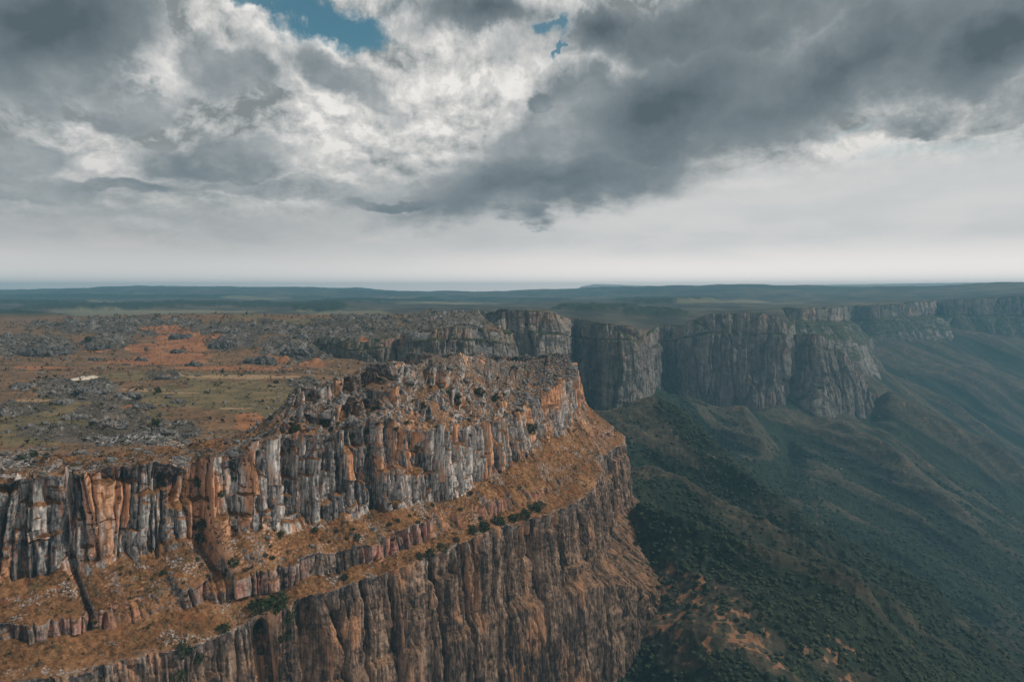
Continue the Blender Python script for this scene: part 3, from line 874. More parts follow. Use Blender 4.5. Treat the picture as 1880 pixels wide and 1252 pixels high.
# ------------------------------------------------------------------ thin-plate height surfaces in (bearing, log distance)
def tps_fit(pts, reg=1e-4):
    pts = np.asarray(pts, float)
    q = np.stack([pts[:, 0] / pts[:, 1], np.log(pts[:, 1])], 1)
    n = len(q)
    r2 = ((q[:, None] - q[None]) ** 2).sum(-1)
    Kk = 0.5 * r2 * np.log(r2 + 1e-12) + np.eye(n) * reg
    A = np.zeros((n + 3, n + 3)); A[:n, :n] = Kk
    A[:n, n] = 1; A[:n, n + 1:] = q; A[n, :n] = 1; A[n + 1:, :n] = q.T
    sol = np.linalg.solve(A, np.concatenate([pts[:, 2], np.zeros(3)]))
    return q, sol


def tps_eval(fit, x, y):
    q, sol = fit
    a = (x / y).ravel(); b = np.log(y).ravel()
    out = sol[-3] + sol[-2] * a + sol[-1] * b
    for (qa, qb), w in zip(q, sol[:-3]):
        r2 = (a - qa) ** 2 + (b - qb) ** 2
        out += w * 0.5 * r2 * np.log(r2 + 1e-12)
    return out.reshape(x.shape)


# plan outline of the plateau edge
edge = [(-2500.0, -1500.0), (-700.0, -80.0)]
edge += [tuple(p) for p in (LW['R'] * 0.35 + LW['C'] * 0.65)[:, :2]]
edge += [(-200.0, 770.0)]
for k in ('C2', 'C34', 'C6'):
    edge += [tuple(p[:2]) for p in RIM[k][::max(1, len(RIM[k]) // 90)]]
edge += [(9000.0, 2000.0), (40000.0, 2000.0)]
edge = np.array(edge)
poly = np.concatenate([edge, [(40000, 40000), (-40000, 40000), (-40000, -1500)]])


def edge_dist(x, y):
    """Signed distance to the plateau edge, positive on the plateau."""
    xs, ys = x.ravel().astype(np.float32), y.ravel().astype(np.float32)
    d2 = np.full(xs.shape, 1e12, np.float32); ins = np.zeros(xs.shape, bool)
    n = len(poly)
    for i in range(n):
        (ax, ay), (bx, by) = poly[i], poly[(i + 1) % n]
        if i < len(edge) - 1:
            vx, vy = bx - ax, by - ay
            t = np.clip(((xs - ax) * vx + (ys - ay) * vy) / (vx * vx + vy * vy + 1e-9), 0, 1)
            np.minimum(d2, (xs - ax - t * vx) ** 2 + (ys - ay - t * vy) ** 2, out=d2)
        c = ((ay > ys) != (by > ys))
        if c.any():
            ins ^= c & (xs < (bx - ax) * (ys - ay) / (by - ay + 1e-12) + ax)
    d = np.sqrt(d2)
    return np.where(ins, d, -d).reshape(x.shape)


pc = []
for Y in (120, 170, 230, 300, 380, 470, 560):
    for a in (-1.5, -1.0, -0.6, -0.35, -0.1):
        pc.append((a * Y, Y, -12.5))
pc += [at(0, 720, 485), at(300, 700, 540), at(550, 715, 500)]
pc += [at(*p) for p in [(0, 675, 640), (200, 674, 650), (400, 690, 580), (560, 688, 575), (-500, 670, 640),
                        (0, 622, 900), (180, 622, 900), (330, 630, 850), (450, 618, 880), (540, 625, 840),
                        (-300, 600, 1150), (0, 596, 1150), (150, 588, 1150), (270, 581, 1150), (400, 579, 1150), (500, 582, 1150), (600, 590, 1080), (700, 586, 1050), (820, 580, 1000), (880, 577, 1080),
                        (-300, 580, 1900), (100, 580, 1900), (330, 572, 2300), (600, 576, 2000), (800, 568, 2200), (0, 558, 3300), (350, 557, 3400), (700, 558, 3200), (1000, 560, 3000), (1150, 562, 2600),
                        (1250, 555, 3000), (1100, 575, 1900), (1200, 582, 1900), (1400, 548, 4300), (1300, 548, 4300), (1200, 547, 4600), (1600, 546, 4000), (1750, 543, 3800), (1880, 538, 3600),
                        (-400, 532, 8500), (0, 530, 8500), (130, 527, 8500), (260, 522, 8500), (380, 523.5, 8500), (500, 525, 8500), (620, 526, 8500), (690, 528, 8500), (740, 535, 8500), (830, 533, 8500), (930, 537, 8500),
                        (1000, 531, 8500), (1100, 533, 8500), (1200, 527, 8000), (1295, 526.5, 7600), (1340, 531, 7600), (1400, 522.5, 6000), (1480, 525, 6000), (1560, 527.5, 5600), (1650, 528, 5200), (1760, 526, 4700),
                        (1820, 522.5, 4600), (1880, 520, 4500), (2100, 516, 4300),
                        (0, 543, 5500), (300, 541, 5500), (600, 543, 5500), (900, 546, 5500), (1100, 544, 5500)]]
for k in ('C2', 'C34', 'C6'):
    r = RIM[k]
    pc += [tuple(p) for p in r[::max(1, len(r) // 16)]]
pc += [(-60, 520, -22), (0, 560, -24), (-110, 560, -18), (-120, 640, -26), (-60, 640, -28), (0, 660, -28), (-160, 700, -26), (-100, 720, -30), (-190, 620, -15), (-215, 740, -22), (-235, 800, -12), (-170, 560, -13)]
pfit = tps_fit(pc)

q_ = 1 if not False else 2
acol = np.concatenate([np.linspace(-1.5, -0.8, 220 // q_, endpoint=False), np.linspace(-0.8, 0.85, 1250 // q_), np.linspace(0.86, 1.6, 150 // q_)])
yrow = np.concatenate([np.exp(np.linspace(math.log(150), math.log(1400), 800 // q_, endpoint=False)), np.exp(np.linspace(math.log(1400), math.log(10300), 420 // q_))])
A_, Yg = np.meshgrid(acol, yrow, indexing='ij')
Xg = A_ * Yg
ed = edge_dist(Xg, Yg)
Zp = tps_eval(pfit, Xg, Yg)
Zp = np.where(Yg > 8500, Zp + (Yg - 8500) * -0.03, Zp)
ppx, ppy = to_px(np.stack([Xg, Yg, Zp], -1))


def mask(items, soft=0.5, edge_n=0.35):
    m = np.zeros(Xg.shape, np.float32)
    n = fbm(ppx / 40, ppy / 12, 4, 700) * edge_n
    for (cx, cy2, rx, ry) in items:
        d = 1.0 - np.sqrt(((ppx - cx) / rx) ** 2 + ((ppy - cy2) / ry) ** 2) + n
        m = np.maximum(m, ss(d, 0.0, soft))
    return m


green = mask([(420, 725, 180, 38), (160, 762, 200, 48), (330, 690, 240, 11), (60, 790, 130, 40), (490, 745, 90, 28), (300, 733, 120, 22), (450, 590, 60, 14), (560, 592, 80, 10)])
sand = mask([(330, 625, 62, 24), (310, 655, 95, 11), (280, 665, 130, 7), (430, 676, 170, 5), (575, 668, 34, 9), (505, 662, 42, 9), (270, 640, 46, 14), (175, 642, 34, 7), (70, 675, 70, 4), (460, 775, 40, 24),
             (360, 640, 30, 9), (395, 620, 20, 10), (300, 605, 50, 8), (235, 750, 30, 4), (290, 772, 40, 5), (450, 590, 16, 4), (667, 623, 12, 3), (1160, 598, 14, 2.2)])
pale = mask([(440, 692, 175, 5), (262, 716, 60, 3), (60, 735, 60, 4), (330, 721, 60, 2), (440, 750, 50, 3)]) * 0.8
rock = mask([(50, 635, 130, 27), (240, 600, 230, 22), (200, 628, 70, 20), (420, 622, 70, 28), (545, 640, 100, 36), (660, 615, 150, 48), (480, 603, 170, 18), (140, 715, 110, 30), (40, 750, 70, 22), (210, 752, 85, 26),
             (240, 790, 120, 34), (330, 790, 55, 20), (110, 795, 110, 24), (830, 590, 130, 26), (330, 612, 30, 9), (300, 690, 50, 9), (560, 705, 40, 14)])
wood = mask([(30, 583, 95, 8), (190, 566, 170, 6), (590, 566, 66, 7), (430, 562, 190, 4.5), (40, 558, 160, 4), (700, 553, 160, 4), (1220, 553, 120, 5), (1100, 566, 90, 7), (960, 552, 120, 3), (240, 545, 260, 4), (1200, 577, 70, 8)], 0.3)
meadow = mask([(215, 575, 140, 5.5), (475, 548, 75, 2.4), (190, 554, 40, 2), (640, 578, 90, 7), (400, 574, 120, 4), (560, 573, 40, 3), (720, 547, 80, 2), (1340, 557, 130, 3.5), (830, 558, 120, 2.5)], 0.4) * 0.5
far = ss(Yg, 1250, 1900)
rocklow = fbm(Xg / 34, Yg / 34, 5, 701)
rim_near = ss(Yg, 500, 260)
sand0 = sand
rub = (1 - 0.85 * sand) * np.clip(ss(rocklow, -0.15, 0.4) * (0.35 + rim_near * 0.8) + rock * 0.5, 0, 1.4) * (1 - green * 0.6) * (1 - far)
# relief
amp_r = rock * (1 - far)
Zp += (1 - far) * (fbm(Xg / 60, Yg / 60, 4, 710) * (0.8 + 4.5 * amp_r) + fbm(Xg / 9, Yg / 9, 3, 711) * 0.45)
f1, f2, rid = worley(Xg / 15 + vnoise(Xg / 8, Yg / 8, 5) * .3, Yg / 15, 712)
Zp += amp_r * ss(rocklow, -0.2, 0.25) * np.clip(0.62 - f1, 0, 1) * (0.3 + rid) * np.interp(Yg, [300, 700, 1200], [5.5, 10, 14])
f1, f2, rid = worley(Xg / 5, Yg / 5, 713)
Zp += amp_r * ss(rocklow, -0.1, 0.3) * (rid - 0.4) * ss(f2 - f1, 0.0, 0.2) * 2.6 * (Yg < 1500)
Zp += far * (fbm(Xg / 420, Yg / 420, 5, 714) * np.interp(Yg, [1300, 3000, 8000, 9000], [6, 14, 22, 26]) + np.clip(fbm(Xg / 900, Yg / 700, 4, 716, 0.5, True), 0, 1) * np.interp(Yg, [1300, 3000, 7000, 8500], [0, 14, 24, 6]) - np.interp(Yg, [1500, 4000, 8500], [0, 5, 24]))
Zp += far * wood * 9 * (1 + fbm(Xg / 30, Yg / 30, 2, 715))
# the sheet dives under the cliff tops at the edge
near_e = Yg < 900
Zp -= np.where(near_e, np.clip(22 - ed, 0, None) * 0.10, 0)
Zp -= np.clip(np.where(near_e, 1.0, 9.0) - ed, 0, 200) * np.where(near_e, 4.0, 12.0)
keep = ed > np.where(near_e, -12.0, -8.0)
o = grid_obj('plateau_ground', np.stack([Xg, Yg, Zp], -1), M_PLAT, dict(green=green, sand=sand, rock=rock, far=far, wood=wood, pale=pale, meadow=meadow, rubble=rub), keep)
tag(o, 'high plateau of orange grass, green meadow and dark rocky knolls', 'plateau', kind='structure')
P_PLAT = np.stack([Xg, Yg, Zp], -1)
print('plateau', Xg.shape, round(time.time() - T0, 1))

# ------------------------------------------------------------------ valley
vp = [at(*p) for p in [(1180, 1320, 400), (1195, 1180, 480), (1213, 1075, 545), (1150, 952, 620), (1130, 870, 800), (1130, 770, 1200), (1130, 805, 1050), (1130, 835, 920),
                       (1220, 722, 1400), (1300, 805, 1250), (1400, 885, 1150), (1480, 945, 1060), (1700, 1080, 960), (1880, 1180, 890),
                       (1300, 960, 800), (1480, 1085, 660), (1610, 1150, 650), (1880, 1252, 700), (1250, 1020, 570), (1350, 1082, 535), (1480, 1150, 490), (1640, 1252, 445), (1760, 1252, 570),
                       (1300, 1200, 432), (1450, 1252, 412), (1300, 1320, 370), (1590, 762, 1750), (1500, 800, 1620), (1600, 900, 1420), (1450, 830, 1470), (1750, 1000, 1270), (1880, 1080, 1150),
                       (1720, 850, 1650), (1880, 950, 1580), (1640, 705, 2420), (1760, 780, 2150), (1880, 840, 2100), (1600, 645, 2600), (1720, 700, 2500), (1880, 750, 2410),
                       (1540, 634, 2300), (1700, 612, 2780), (1880, 624, 2780), (1800, 655, 2660), (1880, 690, 2570), (1480, 640, 2050), (1100, 768, 1235), (1200, 722, 1330), (1060, 740, 1300),
                       (1250, 740, 1600), (1330, 756, 1590), (1440, 756, 1610), (1350, 820, 1450), (1250, 780, 1330), (1500, 760, 1640), (1560, 690, 1950), (1500, 700, 1900), (1600, 616, 2660), (1650, 612, 2690), (1560, 624, 2600), (1485, 632, 2035), (1520, 640, 2090), (1545, 638, 2270), (1750, 614, 2810), (1720, 606, 3000), (1830, 620, 2790)]]
vp += [(120, 250, -215), (330, 260, -280), (800, 500, -420), (1100, 900, -560), (1900, 1500, -680), (2800, 2600, -620), (2600, 1500, -760), (4000, 2800, -700), (60, 400, -205), (60, 480, -200), (40, 760, -170), (-60, 800, -150), (0, 1000, -150), (80, 1150, -160),
       (1500, 2800, -150), (2600, 3600, -240), (500, 2600, -200), (300, 1900, -220), (1000, 2400, -130)]
vfit = tps_fit(vp, 3e-4)
acol = np.concatenate([np.linspace(-0.08, 0.12, 140 // q_, endpoint=False), np.linspace(0.12, 0.82, 900 // q_), np.linspace(0.822, 1.7, 260 // q_)])
yrow = np.exp(np.linspace(math.log(230), math.log(4200), 1150 // q_))
A_, Yv = np.meshgrid(acol, yrow, indexing='ij')
Xv = A_ * Yv
Zv = tps_eval(vfit, Xv, Yv)
vd = edge_dist(Xv, Yv)
# ribs and gullies running down the slope
slope_dir = np.array([0.66, -0.75])
al = Xv * slope_dir[0] + Yv * slope_dir[1]
ac = -Xv * slope_dir[1] + Yv * slope_dir[0]
wv = 40 * fbm(Xv / 260, Yv / 260, 3, 800)
sc2 = np.interp(Yv, [350, 800, 1500, 3000], [0.45, 0.7, 1.0, 1.5])
r1 = fbm((ac + wv) / 230, al / 900, 4, 801, 0.36, True)
r2 = fbm((ac + wv * 0.6) / 74, al / 300, 3, 802, 0.4, True)
away = ss(-vd, 10, 110 * np.interp(Yv, [900, 1500, 2500], [1, 1.4, 4.0]))
rel = (r1 * 44 + r2 * 15) * sc2


def crest(pts, h, w):
    """A sharp rib (h > 0) or gully (h < 0) along a line of ground points."""
    q = np.array([at(*p)[:2] for p in pts])
    xs, ys = Xv + wv * 0.35, Yv + wv * 0.2
    d2 = np.full(Xv.shape, 1e9); tt = np.zeros(Xv.shape)
    for i in range(len(q) - 1):
        v = q[i + 1] - q[i]
        t = np.clip(((xs - q[i, 0]) * v[0] + (ys - q[i, 1]) * v[1]) / (v @ v), 0, 1)
        d = (xs - q[i, 0] - t * v[0]) ** 2 + (ys - q[i, 1] - t * v[1]) ** 2
        tt = np.where(d < d2, (i + t) / (len(q) - 1), tt); d2 = np.minimum(d2, d)
    fade = ss(tt, -0.05, 0.12) * (1 - 0.5 * ss(tt, 0.85, 1.0))
    return h * np.exp(-np.sqrt(d2 + (0.12 * w) ** 2) / w) * fade


ribs = [([(1135, 800, 1060), (1300, 905, 900), (1480, 1040, 760), (1640, 1130, 700), (1800, 1240, 620)], 46, 60), ([(1130, 890, 780), (1290, 975, 700), (1420, 1060, 640), (1560, 1150, 590), (1720, 1252, 540)], 34, 42),
        ([(1145, 940, 600), (1260, 1030, 545), (1480, 1150, 490), (1640, 1252, 445)], 34, 34), ([(1480, 762, 1640), (1600, 900, 1450), (1800, 1080, 1180)], 50, 80), ([(1600, 762, 1720), (1720, 850, 1650), (1880, 955, 1580), (2050, 1070, 1500)], 70, 100),
        ([(1590, 640, 2650), (1740, 740, 2500), (1880, 820, 2350), (2100, 960, 2100)], 50, 120), ([(1350, 760, 1590), (1385, 830, 1380), (1420, 870, 1250)], 34, 50), ([(1720, 625, 2780), (1880, 720, 2700), (2000, 800, 2600)], 40, 100),
        ([(1215, 705, 1450), (1260, 770, 1330), (1330, 850, 1210), (1440, 915, 1090), (1620, 1040, 980), (1880, 1185, 890)], -74, 62), ([(1440, 770, 1560), (1450, 830, 1440), (1440, 890, 1200)], -34, 45),
        ([(1160, 850, 900), (1300, 945, 800), (1450, 1055, 700), (1680, 1190, 600)], -30, 35), ([(1180, 950, 680), (1330, 1045, 600), (1500, 1130, 560), (1650, 1225, 510)], -34, 30), ([(1560, 720, 1900), (1700, 800, 1850), (1880, 900, 1800)], -70, 90)]
rel = rel + 1.5 * sum(crest(*r_) for r_ in ribs)
Zv += rel * (0.25 + 0.75 * away) + fbm(Xv / 40, Yv / 40, 4, 803) * 2.5
def soften(a, n):
    return smooth1(smooth1(a, n, 0), n, 1)


hollow = (soften(rel, 46 // q_) - rel) / (9.0 * sc2)       # > 0 in gullies, < 0 on ribs
hollow2 = (soften(rel, 16 // q_) - rel) / (4.0 * sc2)
gully = np.clip(hollow * 0.7 + hollow2 * 0.35, -1, 1)
vpx, vpy = to_px(np.stack([Xv, Yv, Zv], -1))


def vmask(items, soft=0.6):
    m = np.zeros(Xv.shape, np.float32)
    n = fbm(Xv / 70, Yv / 70, 4, 810) * 0.5
    for (cx, cy2, rx, ry, ro) in items:
        c, s = math.cos(rad(ro)), math.sin(rad(ro))
        p = ((vpx - cx) * c + (vpy - cy2) * s) / rx; q = ((vpy - cy2) * c - (vpx - cx) * s) / ry
        m = np.maximum(m, ss(1 - np.sqrt(p * p + q * q) + n, 0, soft))
    return m


wood_v = np.clip(0.46 + gully * (0.70 - 0.3 * ss(vpy, 850, 1000)) + ss(vpy, 850, 1000) * 0.36, 0, 1)
wood_v = np.maximum(wood_v, vmask([(1260, 770, 120, 40, 50), (1330, 850, 130, 50, 42), (1430, 880, 80, 75, 0), (1240, 730, 50, 30, 40), (1250, 960, 180, 70, 38), (1650, 1040, 330, 60, 30)]))
bare_v = vmask([(1500, 800, 90, 50, 10), (1540, 860, 130, 45, 40), (1530, 960, 90, 60, 40), (1480, 930, 60, 50, 0), (1640, 790, 140, 16, 38), (1700, 720, 120, 12, 30), (1380, 800, 40, 50, 0)]) * 0.40
bare_v = np.maximum(bare_v, vmask([(1560, 1195, 130, 14, 36)], 0.9) * 0.5)
bare_v = np.maximum(bare_v, vmask([(1290, 1130, 190, 55, 32), (1400, 1200, 150, 40, 20), (1230, 1210, 60, 60, 0), (1350, 1230, 90, 40, 0), (1480, 1215, 120, 25, 25), (1330, 1150, 260, 90, 33)]) * 0.40)
bare_v = np.maximum(bare_v, np.clip(-gully, 0, 1) * 0.40 * ss(vpy, 1000, 860))
spur = vmask([(1340, 1140, 300, 75, 34), (1250, 1120, 130, 110, 45), (1520, 1220, 190, 45, 34)])
wood_v = np.clip(wood_v - bare_v * 0.3 - spur * (0.50 + 0.9 * fbm(Xv / 16, Yv / 16, 4, 815)), 0, 1)
bare_v = np.maximum(bare_v, spur * (0.45 + 0.75 * fbm(Xv / 9, Yv / 9, 4, 816)))
# tree canopy as a bumpy cover
cs = np.interp(Yv, [350, 900, 2000], [5.5, 7.5, 12])
f1, f2, tid = worley(Xv / 6.5, Yv / 6.5, 820)
f1b, f2b, tidb = worley(Xv / 12, Yv / 12, 821)
cover = ss(wood_v + fbm(Xv / 30, Yv / 30, 4, 822) * 0.5, 0.2, 0.5)
Zv += (Yv < 1900) * cover * (np.clip(0.75 - f1, 0, 1) * (1.0 + 2.0 * tid) + np.clip(0.8 - f1b, 0, 1) * 3.4 * tidb)
Zv += (1 - cover) * np.clip(0.4 - f1, 0, 1) * (tid > 0.45) * 4.5 * (Yv < 1900)
Zv -= np.clip(vd - 70, 0, None) * 1.2
o = grid_obj('valley_slope', np.stack([Xv, Yv, Zv], -1), M_VAL, dict(wood=wood_v, bare=bare_v), vd < 160)
tag(o, 'wooded valley side falling away to the right below the cliffs', 'valley', kind='structure')
P_VAL = np.stack([Xv, Yv, Zv], -1)
print('valley', Xv.shape, round(time.time() - T0, 1))

# ------------------------------------------------------------------ loose things on the ground
rng = np.random.default_rng(5)
_allP = np.concatenate([P_NEAR.reshape(-1, 3), P_PLAT.reshape(-1, 3)[keep.ravel()], P_VAL.reshape(-1, 3)])
_apx, _apy = to_px(_allP)


def surf(px, py, r=3.0):
    """The land first met when looking through a photograph pixel: a real spot on the meshes built above."""
    while True:
        i = np.nonzero((np.abs(_apx - px) < r) & (np.abs(_apy - py) < r))[0]
        if len(i) or r > 40:
            break
        r *= 1.8
    if not len(i):
        return np.array(at(px, py, 400))
    near_y = _allP[i, 1].min()
    i = i[_allP[i, 1] < near_y + 6]
    j = i[np.argmin((_apx[i] - px) ** 2 + (_apy[i] - py) ** 2)]
    return _allP[j]


def ico(sub):
    t = (1 + 5 ** 0.5) / 2
    V = [(-1, t, 0), (1, t, 0), (-1, -t, 0), (1, -t, 0), (0, -1, t), (0, 1, t), (0, -1, -t), (0, 1, -t), (t, 0, -1), (t, 0, 1), (-t, 0, -1), (-t, 0, 1)]
    Fc = [(0, 11, 5), (0, 5, 1), (0, 1, 7), (0, 7, 10), (0, 10, 11), (1, 5, 9), (5, 11, 4), (11, 10, 2), (10, 7, 6), (7, 1, 8), (3, 9, 4), (3, 4, 2), (3, 2, 6), (3, 6, 8), (3, 8, 9), (4, 9, 5), (2, 4, 11), (6, 2, 10), (8, 6, 7), (9, 8, 1)]
    V = [np.array(v) / np.linalg.norm(v) for v in V]
    for _ in range(sub):
        mid_, F2 = {}, []

        def mp(a, b):
            k = (min(a, b), max(a, b))
            if k not in mid_:
                m = V[a] + V[b]; V.append(m / np.linalg.norm(m)); mid_[k] = len(V) - 1
            return mid_[k]
        for a, b, c in Fc:
            x, y, z = mp(a, b), mp(b, c), mp(c, a)
            F2 += [(a, x, z), (b, y, x), (c, z, y), (x, y, z)]
        Fc = F2
    return np.array(V), np.array(Fc)


ICO = [ico(0), ico(1), ico(2)]


def rock_shape(sub, seed, nplanes=9, squash=(1, 1, 0.75)):
    """A faceted block: a ball cut by random planes."""
    g = np.random.default_rng(seed)
    V, Fc = ICO[sub]
    n = g.normal(size=(nplanes, 3)); n[:, 2] *= 0.8
    n /= np.linalg.norm(n, axis=1, keepdims=True)
    d = g.uniform(0.55, 0.95, nplanes)
    dot = V @ n.T
    r = np.min(np.where(dot > 0.05, d / np.maximum(dot, 0.05), 9), axis=1)
    r = np.minimum(r, 1.15) * (1 + g.normal(size=len(V)) * 0.03)
    return V * r[:, None] * np.array(squash), Fc


def merged(shapes, pos, size, stretch=None, which=None, sink=0.25):
    """Many copies of a few small shapes, turned and scaled, in one vertex array."""
    n = len(pos)
    which = rng.integers(0, len(shapes), n) if which is None else which
    Vs, Fs, off = [], [], 0
    for k, (V, Fc) in enumerate(shapes):
        idx = np.nonzero(which == k)[0]
        if not len(idx):
            continue
        m = len(idx)
        a = rng.uniform(0, 2 * math.pi, m); c, s = np.cos(a), np.sin(a)
        st = np.ones((m, 3)) if stretch is None else stretch[idx]
        W_ = V[None] * (size[idx][:, None, None] * st[:, None, :])
        X = W_[..., 0] * c[:, None] - W_[..., 1] * s[:, None]
        Y = W_[..., 0] * s[:, None] + W_[..., 1] * c[:, None]
        Zz = W_[..., 2] + (size[idx] * (0.5 - sink))[:, None] * 0.6
        Vs.append((np.stack([X, Y, Zz], -1) + pos[idx][:, None, :]).reshape(-1, 3))
        Fs.append((Fc[None] + (np.arange(m) * len(V))[:, None, None] + off).reshape(-1, 3))
        off += m * len(V)
    return np.concatenate(Vs), np.concatenate(Fs)


def rock_material(name='weathered grey rock', k=1.0):
    m, b = material(name)
    P_, N_ = geo()
    n1 = noise(P_, 0.6, 6, 0.68); n2 = noise(P_, 0.12, 4, 0.6)
    c = ramp(clamp01(n1 * 1.1 + (n2 - 0.5) * 0.8 - 0.08), [(0.2, (0.035, 0.035, 0.037)), (0.45, (0.13, 0.127, 0.127)), (0.65, (0.27, 0.26, 0.255)), (0.85, (0.48, 0.46, 0.44))])
    c = mixc(sstep(noise(P_, 0.3, 5, 0.6), 0.58, 0.7) * 0.6, c, (0.26, 0.12, 0.06))
    c = mixc(1.0, c, (k, k, k * 0.97), 'MULTIPLY')
    S.plug(c, b.inputs['Base Color'])
    S.plug(bump(n1, 0.8, 0.6), b.inputs['Normal'])
    return m


def leaf_material(name, dark_, light_):
    m, b = material(name)
    P_, N_ = geo()
    S.plug(mixc(sstep(noise(P_, 0.8, 4, 0.6), 0.3, 0.7), dark_, light_), b.inputs['Base Color'])
    return m


M_ROCK = rock_material()
M_ROCK_DARK = rock_material('lichen dark rock', 0.5)
M_ROCK_MID = rock_material('weathered brown grey rock', 0.75)
M_LEAF = leaf_material('dark evergreen leaves', (0.010, 0.017, 0.007), (0.040, 0.055, 0.022))
M_SCRUB = leaf_material('dry scrub', (0.020, 0.019, 0.010), (0.085, 0.070, 0.034))
M_TREE = leaf_material('valley tree crowns', (0.014, 0.021, 0.013), (0.048, 0.060, 0.034))
M_WOOD = leaf_material('grey bark', (0.06, 0.045, 0.035), (0.14, 0.11, 0.085))

# rubble: thousands of stones nobody could count
KN = keep & (ed > 4) & (Yg < 1250) & (np.abs(Xg) < Yg * 0.95)
iy, ix = np.nonzero(KN)
w = (rub[iy, ix] ** 1.5) * (0.25 + rim_near[iy, ix] + rock[iy, ix] * 0.9) + 0.03
w = w * np.clip(Yg[iy, ix] / 400, 0.5, 1.6)
pick = rng.choice(len(iy), 17000 if q_ == 1 else 4000, replace=False, p=w / w.sum())
p1_ = P_PLAT[iy[pick], ix[pick]] + rng.normal(size=(len(pick), 3)) * (0.5, 0.8, 0)
s1_ = np.clip(0.32 * rng.pareto(2.4, len(pick)) + 0.24, 0.24, 2.0) * np.interp(p1_[:, 1], [250, 700, 1200], [0.9, 1.2, 1.6])
soft_n = (1 - np.clip(Cs * 1.2, 0, 1)) * (0.15 + rub_n) * np.where(LN < 2.05, 2.2 * ss(SS, 250, 480) + 0.6, 0.35)
fl = np.nonzero(soft_n.ravel() > 0.06)[0]
pick = rng.choice(fl, 15000 if q_ == 1 else 4000, replace=False, p=soft_n.ravel()[fl] / soft_n.ravel()[fl].sum())
p2_ = P_NEAR.reshape(-1, 3)[pick]
s2_ = np.clip(0.30 * rng.pareto(2.4, len(pick)) + 0.22, 0.22, 1.9) * np.where(LN.ravel()[pick] < 2.05, 1.15, 0.8)
rocks0 = [rock_shape(0, 100 + k, 7) for k in range(8)] + [rock_shape(1, 200 + k, 9) for k in range(5)]
V_, F_ = merged(rocks0, np.concatenate([p1_, p2_]), np.concatenate([s1_, s2_]), rng.uniform(0.7, 1.5, (len(p1_) + len(p2_), 3)))
tag(link('rubble', raw_mesh('rubble', V_, F_, M_ROCK_MID, False)), 'grey rubble strewn over the plateau rim and the terraces', 'rubble', kind='stuff')


# scrub: low tufts on ledges and heath
def leaf_ball(n, seed, size=0.34, flat=0.8):
    g = np.random.default_rng(seed)
    d = g.normal(size=(n, 3)); d /= np.linalg.norm(d, axis=1, keepdims=True)
    lob = g.normal(size=(5, 3)); lob /= np.linalg.norm(lob, axis=1, keepdims=True)
    r = (0.55 + 0.45 * np.clip((d @ lob.T).max(1), 0, 1) ** 2) * g.uniform(0.35, 1.0, n) ** 0.4
    c = d * r[:, None] * (1, 1, flat); c[:, 2] += 0.55
    t = g.normal(size=(n, 3, 3)) * size
    V = (c[:, None] + t).reshape(-1, 3)
    return V, np.arange(3 * n).reshape(-1, 3)


ledge = (1 - np.clip(Cs * 1.2, 0, 1)) * (0.25 + np.clip(fbm(UU / 20, prof / 12, 4, 61), -0.2, 0.6) + 0.5 * dark) * np.where(LN < 2.05, 0.8, 1.2) * (LN < 6.5)
ledge = np.clip(ledge, 0, None).ravel()
fl = np.nonzero(ledge > 0.05)[0]
pick = rng.choice(fl, 9000 if q_ == 1 else 2000, replace=False, p=ledge[fl] / ledge[fl].sum())
p3_ = P_NEAR.reshape(-1, 3)[pick]
s3_ = np.clip(0.32 * rng.pareto(2.8, len(pick)) + 0.28, 0.3, 1.5)
hw = np.clip(fbm(Xg / 30, Yg / 30, 4, 62) + 0.25 + rock * 0.5, 0, 1)[KN] * np.clip(Yg[KN] / 500, 0.4, 1.5)
pick = rng.choice(len(iy), 9000 if q_ == 1 else 2000, replace=False, p=hw / hw.sum())
p4_ = P_PLAT[iy[pick], ix[pick]]
s4_ = np.clip(0.4 * rng.pareto(2.6, len(pick)) + 0.4, 0.4, 2.0) * np.interp(p4_[:, 1], [250, 1200], [0.8, 1.9])
V_, F_ = merged([leaf_ball(12, 300 + k, 0.36, 0.7) for k in range(6)], np.concatenate([p3_, p4_]), np.concatenate([s3_, s4_]), None, None, 0.5)
tag(link('scrub_vegetation', raw_mesh('scrub_vegetation', V_, F_, M_SCRUB, False)), 'low dry scrub dotted over ledges and heath', 'scrub', kind='stuff')

# valley woodland: crowns over the canopy sheet
cw = (cover * (Yv < 1500) * (vd < -4) * np.clip(Yv / 700, 0.4, 1.3)).ravel()
cw += ((1 - cover) * (Yv < 1100) * (vd < -4) * 0.05 * (tid > 0.5)).ravel()
fl = np.nonzero(cw > 0.02)[0]
pick = rng.choice(fl, 30000 if q_ == 1 else 4000, replace=False, p=cw[fl] / cw[fl].sum())
p5_ = P_VAL.reshape(-1, 3)[pick]
s5_ = rng.uniform(0.8, 2.8, len(pick)) * np.interp(p5_[:, 1], [350, 700, 1500], [0.75, 1.0, 1.5])


def crown_shape(seed):
    g = np.random.default_rng(seed)
    V, Fc = ICO[1]
    lob = g.normal(size=(6, 3)); lob /= np.linalg.norm(lob, axis=1, keepdims=True)
    r = 0.62 + 0.45 * np.clip((V @ lob.T).max(1), 0, 1) ** 3 + g.normal(size=len(V)) * 0.09
    return V * r[:, None] * (1, 1, 0.8), Fc


V_, F_ = merged([crown_shape(400 + k) for k in range(8)], p5_, s5_, rng.uniform(0.8, 1.25, (len(pick), 3)), None, 0.2)
tag(link('woodland', raw_mesh('woodland', V_, F_, M_TREE, False)), 'dense dark woodland filling the valley and its gullies', 'woodland', kind='stuff')
print('stuff', round(time.time() - T0, 1))

